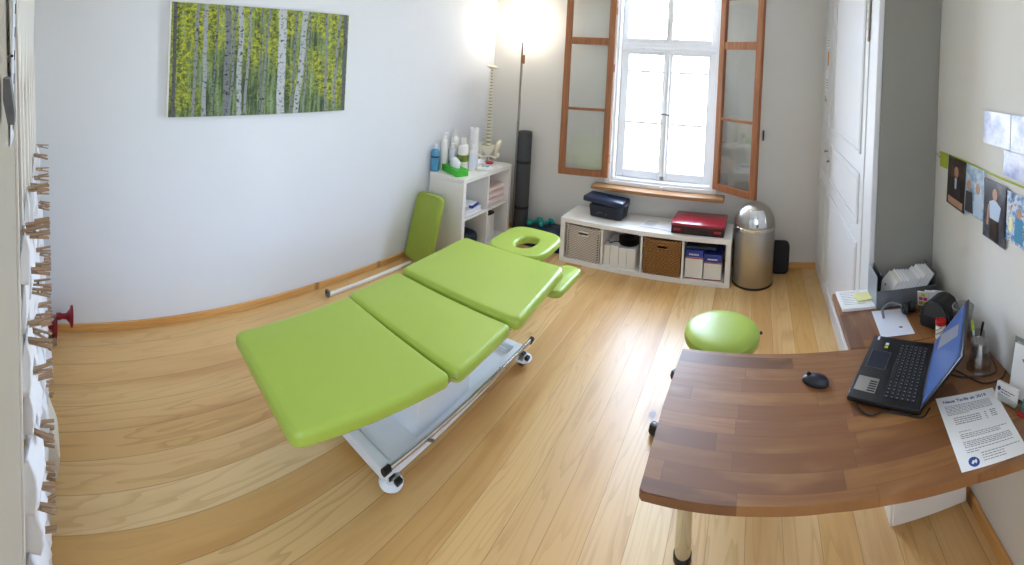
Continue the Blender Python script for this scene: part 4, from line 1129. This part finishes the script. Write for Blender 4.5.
ch = thing('leaflet_rack', 'clear rack of coloured leaflets beside the grey file box', 'rack', (3.575, -2.095, DZ), math.radians(-35))
bm = B(); box(bm, -.055, .055, -.03, .03, 0, .004, .001, 1); box(bm, -.055, .055, -.032, -.029, 0, .04); box(bm, -.055, .055, .029, .032, 0, .09); obj('rack_body', bm, 'acryl', ch)
for k, (mm, xx, hh, lb) in enumerate((('paper_warm', -.03, .085, 'leaflet with pink and yellow squares in the clear rack'), ('paper', .0, .095, 'plain white leaflet in middle of the clear rack'), ('paper_blue', .03, .10, 'pale leaflet at wall side of the clear rack'))):
    q = thing('leaflet', lb, 'leaflet', (3.575+.03*(k-1), -2.095-.018*(k-1), DZ+.006), math.radians(-35), 'leaflets in the clear rack')
    bm = B(); box(bm, -.028, .028, -.003, .003, 0, hh, .0005, 1); xform(bm, Matrix.Rotation(math.radians(14), 4, 'X')); obj('card', bm, mm, q)
    if k == 0:
        for j, (cx, cz, cm) in enumerate(((-.012, .02, 'orange'), (.01, .02, 'yellow_green'), (-.012, .045, 'pink'), (.01, .045, 'pink'), (-.0, .068, 'yellow_green'))):
            bm = B(); box(bm, cx-.009, cx+.009, -.0036, -.003, cz-.009, cz+.009); xform(bm, Matrix.Rotation(math.radians(14), 4, 'X')); obj('colour_square', bm, cm, q)

# label printer
pr_ = thing('label_printer', 'black rounded label printer by the wall behind laptop', 'printer', (3.565, -2.25, DZ), math.radians(38))
bm = B()
prof = [(-.075, .0), (.085, 0), (.085, .05), (.07, .10), (.04, .13), (.0, .14), (-.035, .125), (-.06, .09), (-.075, .05)]
prism(bm, [(p[0], p[1]) for p in prof], -.055, .055, plane='yz'); bmesh.ops.bevel(bm, geom=bm.edges[:], offset=.008, segments=3, affect='EDGES')
obj('housing', bm, 'black', pr_, True)
bm = B(); prism(bm, [(-.05, .088), (-.03, .118), (.0, .131), (.035, .122), (.06, .095)]+[(.06, .06), (-.045, .06)], -.058, .058, plane='yz'); obj('clear_cover', bm, 'mat_grey', pr_, True)
bm = B(); box(bm, -.035, .035, -.0775, -.074, .02, .03); box(bm, -.03, .03, -.0775, -.074, .035, .04); box(bm, -.03, .0, -.0775, -.074, .045, .052); obj('front_slot', bm, 'paper', pr_)

t = thing('striped_tin', 'small spiral striped tin with red lid beside the laptop screen', 'tin', (3.525, -2.33, DZ))
bm = B(); lathe(bm, [(0, 0), (.022, 0), (.022, .062), (0, .062)], 24); obj('tin_body', bm, 'paper_warm', t, True)
bm = B()
for s_ in range(5):
    tube(bm, [(.0222*math.cos(a+s_*1.256), .0222*math.sin(a+s_*1.256), .006+.05*a/3.2) for a in [3.2*i/16 for i in range(17)]], .002, 5)
obj('stripes', bm, 'steel_dull', t, True)
bm = B(); lathe(bm, [(0, .06), (.0235, .06), (.0235, .077), (.02, .079), (.018, .074), (0, .074)], 24); obj('lid', bm, 'red', t, True)

def tumbler(name, label, x, y, r0, r1, h, flip=False):
    t = thing(name, label, 'glass', (x, y, DZ))
    a, b = (r0, r1) if not flip else (r1, r0)
    bm = B(); th = .0025
    if not flip: pr = [(0, 0), (a, 0), (b, h), (b-th, h), (a-th, .012), (0, .012)]
    else: pr = [(a, 0), (b, h-.006), (b-.005, h), (0, h), (0, h-.012), (b-th-.003, h-.012), (a-th, 0), (a, 0)]
    lathe(bm, pr, 36); obj('glass_wall', bm, 'clear', t, True)
    for zz, rr in ((.002, a), (h-.002, b)):
        bm = B(); tube(bm, [(rr*math.cos(2*PI*k/32), rr*math.sin(2*PI*k/32), zz) for k in range(32)], .0022, 6, closed=True); obj('rim', bm, 'clear', t, True)
    return t
tumbler('drinking_glass', 'tall clear drinking glass by the wall behind the laptop screen', 3.605, -2.375, .030, .046, .15)
g2 = tumbler('water_glass', 'upturned clear glass standing on desk close to the wall', 3.585, -2.565, .032, .048, .105, True)
bm = B(); tube(bm, [(.033*math.cos(2*PI*k/32), .033*math.sin(2*PI*k/32), .07) for k in range(32)], .0025, 6, closed=True)
obj('glass_ring', bm, 'clear', g2, True)
pc = thing('pen_cup', 'clear pen cup behind the upturned glass', 'cup', (3.625, -2.475, DZ))
bm = B(); lathe(bm, [(0, 0), (.028, 0), (.03, .08), (.028, .08), (.026, .004), (0, .004)], 28); obj('cup', bm, 'clear', pc, True)
for k, (dx, dy, m1, m2, lb) in enumerate(((-.012, .006, 'paper', 'yellow_green', 'pen with lime green cap in the clear pen cup'), (.008, -.008, 'black', 'black', 'black pen in the clear pen cup'))):
    p = thing('pen', lb, 'pen', (3.625+dx*.6, -2.475+dy*.6, DZ+.006), 0, 'pens in the cup')
    bm = B(); tube(bm, [(0, 0, 0), (dx*.8, dy*.8, .085)], .0045, 10); obj('barrel', bm, m1, p, True)
    bm = B(); tube(bm, [(dx*.8, dy*.8, .085), (dx*1.3, dy*1.3, .122)], [.006, .005], 10); obj('cap', bm, m2, p, True)

# business card stand and leaflets at right end
cs = thing('leaflet_stand', 'clear acrylic leaflet stand standing beside the printed price sheet', 'stand', (3.615, -2.80, DZ), math.radians(-72))
bm = B(); box(bm, -.06, .06, -.04, .045, 0, .003, .001, 1); box(bm, -.06, .06, -.042, -.039, 0, .03)
xx = B(); box(xx, -.06, .06, 0, .003, 0, .20); xform(xx, Matrix.Translation((0, .012, .003)) @ Matrix.Rotation(math.radians(-10), 4, 'X')); merge(bm, xx)
obj('stand_body', bm, 'acryl', cs)
q = thing('leaflet', 'pale grey leaflet with a curved print in the acrylic stand', 'leaflet', (3.615, -2.80, DZ+.006), math.radians(-72))
bm = B(); box(bm, -.052, .052, 0, .0015, 0, .18); xform(bm, Matrix.Translation((0, .006, .0)) @ Matrix.Rotation(math.radians(-10), 4, 'X')); obj('card', bm, 'paper', q)
bm = B(); tube(bm, spline([(.03, -.001, .04), (.02, -.001, .08), (.035, -.001, .11), (.02, -.001, .14), (-.01, -.001, .13)]), .006, 6); xform(bm, Matrix.Translation((0, .006, 0)) @ Matrix.Rotation(math.radians(-10), 4, 'X') @ Matrix.Diagonal((1, .15, 1, 1))); obj('curved_print', bm, 'grey_panel', q)
for k in range(2):
    q = thing('business_cards', ('stack of white business cards leaning at the leaflet stand front', 'small teal and white card pack in a red holder')[k], 'cards', ((3.575, -2.775, DZ), (3.615, -2.885, DZ))[k], math.radians(-68))
    bm = B(); box(bm, -.044, .044, -.008, .008, 0, .055, .001, 1); xform(bm, Matrix.Rotation(math.radians(-22), 4, 'X')); obj('card_stack', bm, 'paper_warm' if k == 0 else 'paper', q)
    bm = B()
    if k == 0:
        words(bm, -.02, .035, .035, .003); words(bm, -.02, .02, .027, .003); disc(bm, -.03, .035, .0012, .007); xform(bm, Matrix.Rotation(math.radians(-22), 4, 'X') @ Matrix.Translation((0, -.0072, 0)) @ Matrix.Rotation(PI/2, 4, 'X')); obj('card_print', bm, 'ink_blue', q)
    else:
        box(bm, -.044, -.015, -.0086, -.008, 0, .055); xform(bm, Matrix.Rotation(math.radians(-22), 4, 'X')); obj('teal_band', bm, 'teal', q)
        bm = B(); box(bm, -.05, .05, -.02, .012, -.0005, .006); obj('red_holder', bm, 'red', q)

# ------------------------------------------------------------------ photos on the right wall
PX = RW-.001
def wall_quad(bm, y0, z0, y1, z1, t0, t1, mi=0):
    box(bm, PX-t1, PX-t0, min(y0, y1), max(y0, y1), z0, z1, 0, 1, mi)
def figure(bm, pts, t=.0032): prism(bm, pts, PX-t, PX-t+.001, plane='yz')
# ribbon line
t = thing('lime_ribbon', 'thin lime ribbon strung along the wall above the desk holding photos', 'ribbon', (0, 0, 0))
bm = B(); tube(bm, spline([(PX-.004, -1.92, 1.525), (PX-.005, -2.2, 1.535), (PX-.005, -2.5, 1.525), (PX-.005, -2.9, 1.525), (PX-.005, -3.3, 1.53)]), .004, 6); obj('string', bm, 'lime_tag', t, True)
bm = B(); wall_quad(bm, -1.935, 1.45, -2.02, 1.535, .001, .004); obj('ribbon_end', bm, 'lime_tag', t)
bm = B(); tube(bm, [(PX-.004, -1.88, 1.51), (PX-.012, -1.95, 1.50)], .002, 6); obj('nail', bm, 'steel_dull', t)
def photo(label, y0, y1, z0, z1, bg, tiltdeg=0):
    t = thing('photo_print', label, 'photo', (0, 0, 0), 0, 'photos above the desk')
    cy, cz = (y0+y1)/2, (z0+z1)/2
    bm = B(); wall_quad(bm, y0, z0, y1, z1, .006, .008)
    m_ = Matrix.Translation((0, cy, cz)) @ Matrix.Rotation(math.radians(tiltdeg), 4, 'X') @ Matrix.Translation((0, -cy, -cz)); xform(bm, m_)
    obj('print', bm, bg, t)
    return t, m_, cy, cz
def photo_mat(name, stops, sc_=9, seed=0.0):
    g = G(name); x, y, z = g.xyz(); n = g.noise(g.comb(g.math('ADD', y, seed), z, 0.0), sc_, 4, .65)
    g.base(g.ramp(n, [(p, hexc(c)) for p, c in stops])); g.rough(.3); return g.m
def blob(t, m_, pts, mm, nm, tt=.0095):
    bm = B(); prism(bm, pts, PX-tt, PX-tt+.0012, plane='yz'); xform(bm, m_); obj(nm, bm, mm, t)
def ell(cy, cz, a, b, n=16): return [(cy+a*math.cos(2*PI*i/n), cz+b*math.sin(2*PI*i/n)) for i in range(n)]
M['ph1'] = photo_mat('photo_dark_brown', [(.3, '#140d0b'), (.5, '#2c1c16'), (.7, '#5a4438')], 14)
M['ph2'] = photo_mat('photo_sky_blue', [(.35, '#5e7aa0'), (.5, '#9fb6cc'), (.65, '#d9dde0')], 12, 3.)
M['ph3'] = photo_mat('photo_dark_grey', [(.3, '#1e1f26'), (.5, '#3c3d48'), (.7, '#6d6f7c')], 6, 5.)
M['ph4'] = photo_mat('photo_busy_blue', [(.3, '#2c4468'), (.45, '#7fa2cc'), (.55, '#e3e6ee'), (.62, '#9a5a48'), (.7, '#4a7cb4')], 24, 8.)
M['ph5'] = photo_mat('photo_pale_sky', [(.35, '#6f80b8'), (.5, '#b8bedb'), (.65, '#dcdbe2')], 7, 2.)
M['skin'] = mat('photo_skin_tone', '#b98d72', .4); M['shirt'] = mat('photo_shirt', '#b9cbe0', .4); M['suit'] = mat('photo_dark_suit', '#2a2022', .4)
t, m_, cy, cz = photo('dark brown photo of a suited person, nearest the wardrobe', -2.045, -2.245, 1.275, 1.535, 'ph1', 2)
blob(t, m_, ell(cy, cz+.055, .022, .03), 'skin', 'face'); blob(t, m_, [(cy-.06, cz-.09), (cy+.06, cz-.09), (cy+.05, cz+.02), (cy, cz+.035), (cy-.05, cz+.02)], 'suit', 'suit')
blob(t, m_, [(cy-.08, cz-.12), (cy+.08, cz-.12), (cy+.08, cz-.085), (cy-.08, cz-.085)], 'skin', 'caption_strip', .0098); blob(t, m_, [(cy-.008, cz-.03), (cy+.008, cz-.03), (cy+.012, cz+.025), (cy-.012, cz+.025)], 'shirt', 'shirt_front', .0108)
t, m_, cy, cz = photo('sky blue photo of two people, second from the wardrobe', -2.235, -2.425, 1.29, 1.53, 'ph2', -2)
for k in (-.04, .045):
    blob(t, m_, ell(cy+k, cz+.02, .019, .025), 'skin', 'face'); blob(t, m_, [(cy+k-.04, cz-.11), (cy+k+.04, cz-.11), (cy+k+.03, cz-.01), (cy+k-.03, cz-.01)], 'shirt' if k < 0 else 'suit', 'clothing', .009)
t, m_, cy, cz = photo('dark grey photo of a person in pale blue shirt', -2.425, -2.61, 1.235, 1.50, 'ph3', 1)
blob(t, m_, ell(cy, cz+.075, .02, .027), 'skin', 'face'); blob(t, m_, [(cy-.035, cz-.035), (cy+.035, cz-.035), (cy+.045, cz+.035), (cy+.012, cz+.05), (cy-.012, cz+.05), (cy-.05, cz+.03)], 'shirt', 'shirt')
blob(t, m_, [(cy-.038, cz-.125), (cy+.036, cz-.125), (cy+.033, cz-.035), (cy-.034, cz-.035)], 'ph1', 'trousers', .0098)
blob(t, m_, [(cy+.045, cz-.07), (cy+.06, cz-.07), (cy+.052, cz+.02), (cy+.04, cz+.025)], 'skin', 'arm', .0104)
t, m_, cy, cz = photo('busy blue photo of a group, farthest from the wardrobe', -2.60, -2.80, 1.28, 1.485, 'ph4', 1)
blob(t, m_, [(cy-.03, cz-.09), (cy+.03, cz-.09), (cy+.025, cz+.01), (cy-.025, cz+.01)], 'blue_plastic', 'blue_clothing'); blob(t, m_, ell(cy, cz+.03, .016, .02), 'skin', 'face')
blob(t, m_, [(cy+.045, cz-.06), (cy+.07, cz-.06), (cy+.068, cz), (cy+.047, cz)], 'yellow_note', 'yellow_clothing')
t, m_, cy, cz = photo('pale cloudy photo high up, nearer the wardrobe of the upper pair', -2.40, -2.62, 1.66, 1.81, 'ph5', 0)
t, m_, cy, cz = photo('pale photo high up, farther from wardrobe of the upper pair', -2.625, -2.85, 1.655, 1.81, 'ph5', 0)
t, m_, cy, cz = photo('pale photo hanging just above the ribbon', -2.575, -2.85, 1.545, 1.653, 'ph5', 0)
for k, (yy, zz) in enumerate(((-2.41, 1.80), (-2.40, 1.65), (-2.56, 1.80))):
    pass

# ------------------------------------------------------------------ left side: cabinet with pegged bags
cbn = thing('tall_cabinet', 'tall beige cabinet end with white edge beside the pegged bags', 'cabinet', (0, 0, 0))
def shear(bm):
    for v in bm.verts: v.co.y -= .035*v.co.z
    return bm
bm = B(); box(bm, 1.56, 2.13, -4.70, -4.145, 0.0, 2.85, .002, 1); obj('carcass', shear(bm), 'cab_beige', cbn)
bm = B(); box(bm, 2.10, 2.133, -4.145, -4.1405, 0, 2.85, .001, 1); obj('edge_strip', shear(bm), 'white_lam', cbn)
bm = B(); box(bm, 1.555, 1.575, -4.145, -4.138, 0, 2.85, .001, 1); obj('edge_strip', shear(bm), 'white_lam', cbn)
pf = thing('peg_frame', 'white frame of slanted cords holding clothespins beside the beige cabinet', 'rack', (0, 0, 0))
cords = (.12, .38, .62, .86, 1.10, 1.34, 1.50)
def cyy(z): return -4.125-.042*z
for xx in cords:
    bm = B(); tube(bm, [(xx, cyy(.02), .02), (xx, cyy(2.8), 2.8)], .006, 6); obj('cord', bm, 'white_lam', pf)
bm = B(); box(bm, .03, 1.54, cyy(0)-.03, cyy(0)+.0, 0.0, .03); obj('foot_bar', bm, 'white_lam', pf)
bm = B(); box(bm, .03, 1.54, cyy(2.8)-.02, cyy(2.8)+.01, 2.79, 2.82); obj('head_bar', bm, 'white_lam', pf)
bm = B(); box(bm, .01, 1.5, cyy(0)-.10, cyy(0)-.08, 0.0, 2.3); obj('back_panel', bm, 'white_lam', pf)
# clothespin prototype, length along +y
peg0 = thing('clothespin', 'wooden clothespin clipping a white paper bag beside beige cabinet', 'clothespin', (0, 0, 0), 0, 'wooden clothespins by the cabinet')
for s in (-1, 1):
    bm = B(); L_ = .074
    pts = [(-.018, s*.001), (.018, s*.0035), (.056, s*.0085), (.056, s*.013), (.02, s*.010), (-.01, s*.008), (-.018, s*.004)]
    prism(bm, pts if s > 0 else pts[::-1], -.005, .005, plane='yz'); obj('peg_half', bm, 'peg', peg0)
bm = B(); lathe(bm, [(0, -.006), (.0038, -.006), (.0038, .006), (0, .006)], 10, (0, .016, 0), axis='x'); tube(bm, [(.0055, .016, 0), (.0055, .0, .009), (-.0055, .0, .009)], .0009, 4); obj('spring', bm, 'spring', peg0)
def bag_bm(seed, w=.11, h=.15, d=.055):
    bm = B(); bmesh.ops.create_cube(bm, size=1); bmesh.ops.subdivide_edges(bm, edges=bm.edges[:], cuts=7, use_grid_fill=True)
    for v in bm.verts:
        x, y, z = v.co; tz = .5-z   # 0 top .. 1 bottom
        puff = math.sin(min(1, tz*1.15)*PI*.62)
        n = noise.noise(Vector((x*3+seed*5, y*3, z*4)))*.25+noise.noise(Vector((x*8+seed, y*8, z*9)))*.12
        v.co = Vector((x*w*(1+.08*n), (y*d*(.15+.95*puff))+n*.03*puff+.012*puff, -tz*h+n*.012))
    return bm
bags = []
for s in range(4):
    bags.append(bag_bm(s*3.7))
bag_mesh = []
for b_ in bags:
    me = bpy.data.meshes.new('paper_bag'); bmesh.ops.recalc_face_normals(b_, faces=b_.faces[:]); b_.to_mesh(me); b_.free(); me.materials.append(M['bag'])
    for p in me.polygons: p.use_smooth = True
    bag_mesh.append(me)
first = True
rp = random.Random(11)
for ci, xx in enumerate(cords):
    z = (1.30, 1.22, 1.38, 1.34, 1.40, 1.46, 1.42)[ci]; k = 0
    while z > .17:
        c_ = cyy(z)+.006; low = 1.35*max(0, 1-z/1.15)
        me = bag_mesh[(ci*3+k) % 4]
        o = link(bpy.data.objects.new('paper_bag', me)); big = .8+.3*rp.random()
        px_ = xx+rp.uniform(-.02, .02); dep = .25+.35*rp.random()+.9*low
        o.location = (px_, c_-.006+.008+.0*low, z); o.scale = (big, dep, min(1.15, big+.1)); o.rotation_euler = (-.03, 0, rp.uniform(-.15, .15))
        tag(o, 'crumpled white paper bag pegged to the cords beside beige cabinet', 'paper bag', 'white paper bags by the cabinet')
        npg = 1+(rp.random() > .75)
        for q in range(npg):
            loc_ = (px_+(-.025, .03)[q], c_+.014, z-.006+rp.uniform(-.01, .012)); rot_ = (rp.uniform(-.16, .2), rp.uniform(-.4, .4), rp.uniform(-.5, .35))
            if first: peg0.location = loc_; peg0.rotation_euler = rot_; first = False
            else: dup(peg0, loc_, rot_)
        z -= .15+rp.uniform(0, .05); k += 1
bm = bag_bm(9.1, .13, .25, .07); tag(obj('paper_bag', bm, 'paper_warm', None, True, (.98, cyy(.4)+.05, .36)), 'largest cream paper sack hanging low over the floorboards, beside pegged bags', 'paper bag')

# printed strip on the top of the cabinet edge
t = thing('notice_strip', 'narrow pale blue printed strip hanging high on the beige cabinet', 'notice', (1.7, -4.203, 1.72))
bm = B(); box(bm, -.05, .05, 0, .002, 0, .38); obj('strip', bm, 'paper_blue', t)
bm = B()
box(bm, -.034, -.030, .002, .0026, .02, .36)
for k in range(6): box(bm, -.031, -.005, .002, .0026, .03+k*.058, .055+k*.058)
obj('print', bm, 'ink_dark', t)
t = thing('wall_hook', 'grey metal bracket on the beige cabinet below the printed strip', 'bracket', (1.9, -4.204, 1.83))
bm = B(); prism(bm, [(0, .07), (.012, .07), (.022, .0), (.022, -.02), (.01, -.02), (0, .03)], -.02, .02, plane='yz'); obj('plate', bm, 'grey_metal', t)
bm = B(); tube(bm, [(-.05, .005, .10), (0, .008, .112), (.03, .016, .115)], .003, 6); obj('hook_arm', bm, 'black', t)

# red rubber bell shapes on the left wall side
def bell(label, x, y, z, s=1):
    t = thing('rubber_plunger', label, 'plunger', (x, y, z), 0, 'red plungers by the left wall')
    bm = B(); lathe(bm, [(0, -.07), (.02, -.07), (.022, -.05), (.016, -.035), (.018, -.012), (.04, .008), (.062, .014), (.064, .026), (.056, .028), (.0, .020)], 28, axis='y'); obj('cup', bm, 'red_dark', t, True)
    bm = B(); lathe(bm, [(0, -.13), (.01, -.13), (.011, -.07), (0, -.07)], 14, axis='y'); obj('handle', bm, 'peg', t, True)
    return t
bell('red rubber plunger with its whole cup showing before the wall', .14, -3.965, .20)
t = bell('red rubber plunger half hidden behind the hanging bags', .14, -4.055, .13)
# small shelf block carrying them
t = thing('wooden_block', 'small pale wooden stand under the red plungers', 'stand', (.13, -4.04, 0))
bm = B(); box(bm, -.03, .03, -.09, .0, 0, .066, .004, 1); obj('block', bm, 'peg', t)
bm = B(); box(bm, -.008, .008, .0, .014, 0, .14, .002, 1); box(bm, -.01, .01, -.016, .014, .125, .14, .002, 1); obj('arm', bm, 'peg', t)

# ------------------------------------------------------------------ lights
w = bpy.data.worlds.new('daylight'); sc.world = w; w.use_nodes = True
WN = w.node_tree.nodes; WL = w.node_tree.links; bg = WN['Background']
tc = WN.new('ShaderNodeTexCoord'); sp = WN.new('ShaderNodeSeparateXYZ'); WL.new(tc.outputs['Generated'], sp.inputs[0])
rm = WN.new('ShaderNodeValToRGB'); WL.new(sp.outputs[2], rm.inputs[0])
rm.color_ramp.elements[0].position = 0.0; rm.color_ramp.elements[0].color = (.62, .66, .72, 1)
rm.color_ramp.elements[1].position = .15; rm.color_ramp.elements[1].color = (.72, .88, 1.18, 1)
WL.new(rm.outputs[0], bg.inputs[0])
mr = WN.new('ShaderNodeMapRange'); WL.new(sp.outputs[1], mr.inputs[0])     # the sky is brighter on the garden window's side
mr.inputs[1].default_value = .1; mr.inputs[2].default_value = .9; mr.inputs[3].default_value = 9.5; mr.inputs[4].default_value = 19.0
WL.new(mr.outputs[0], bg.inputs[1])

def area(name, loc, rot, sx, sy, power=0, portal=True, col=(1, 1, 1)):
    l = bpy.data.lights.new(name, 'AREA'); l.shape = 'RECTANGLE'; l.size = sx; l.size_y = sy; l.energy = power; l.color = col
    if portal: l.cycles.is_portal = True
    o = link(bpy.data.objects.new(name, l)); o.location = loc; o.rotation_euler = rot
    o['kind'] = 'structure'
    return o
area('portal_back', (mid, .30, (WZ0+WZ1)/2), (-PI/2, 0, 0), WX1-WX0, WZ1-WZ0)
area('portal_side', (RW+.28, (NY0+NY1)/2, (NZ0+NZ1)/2), (0, PI/2, 0), NZ1-NZ0, NY1-NY0)

# ------------------------------------------------------------------ camera (cylindrical panorama, like the phone picture)
CAM = (2.7153201720915883, -4.128347227068328, 1.976674297299934, 0.5436514505430449, -0.005828947893975476, -0.04980669455062567, 453.31743622749053, 58.716112906172846, 0.9090099633749587, -0.0256450613080157)
cam = bpy.data.cameras.new('camera'); cam.type = 'PANO'; cam.panorama_type = 'CENTRAL_CYLINDRICAL'
co = link(bpy.data.objects.new('camera', cam)); sc.camera = co
Mr = Matrix.Rotation(CAM[3], 3, 'Z') @ Matrix.Rotation(CAM[4], 3, 'X') @ Matrix.Rotation(CAM[5], 3, 'Y')
r_, f_, u_ = Mr.col[0], Mr.col[1], Mr.col[2]
co.matrix_world = Matrix(((r_[0], u_[0], -f_[0], CAM[0]), (r_[1], u_[1], -f_[1], CAM[1]), (r_[2], u_[2], -f_[2], CAM[2]), (0, 0, 0, 1)))
cam.central_cylindrical_radius = 1
cam.central_cylindrical_range_u_min = (-512-CAM[9])/CAM[6]; cam.central_cylindrical_range_u_max = (512-CAM[9])/CAM[6]
cam.central_cylindrical_range_v_max = CAM[7]/(CAM[6]*CAM[8]); cam.central_cylindrical_range_v_min = (CAM[7]-565)/(CAM[6]*CAM[8])
cam.clip_start = .02

sc.view_settings.view_transform = 'Standard'; sc.view_settings.look = 'None'; sc.view_settings.gamma = 1
sc.view_settings.use_curve_mapping = False; sc.view_settings.exposure = 0.95
sc.cycles.use_denoising = True
sc.cycles.max_bounces = 10; sc.cycles.diffuse_bounces = 6; sc.cycles.transparent_max_bounces = 16
sc.cycles.sample_clamp_indirect = 8
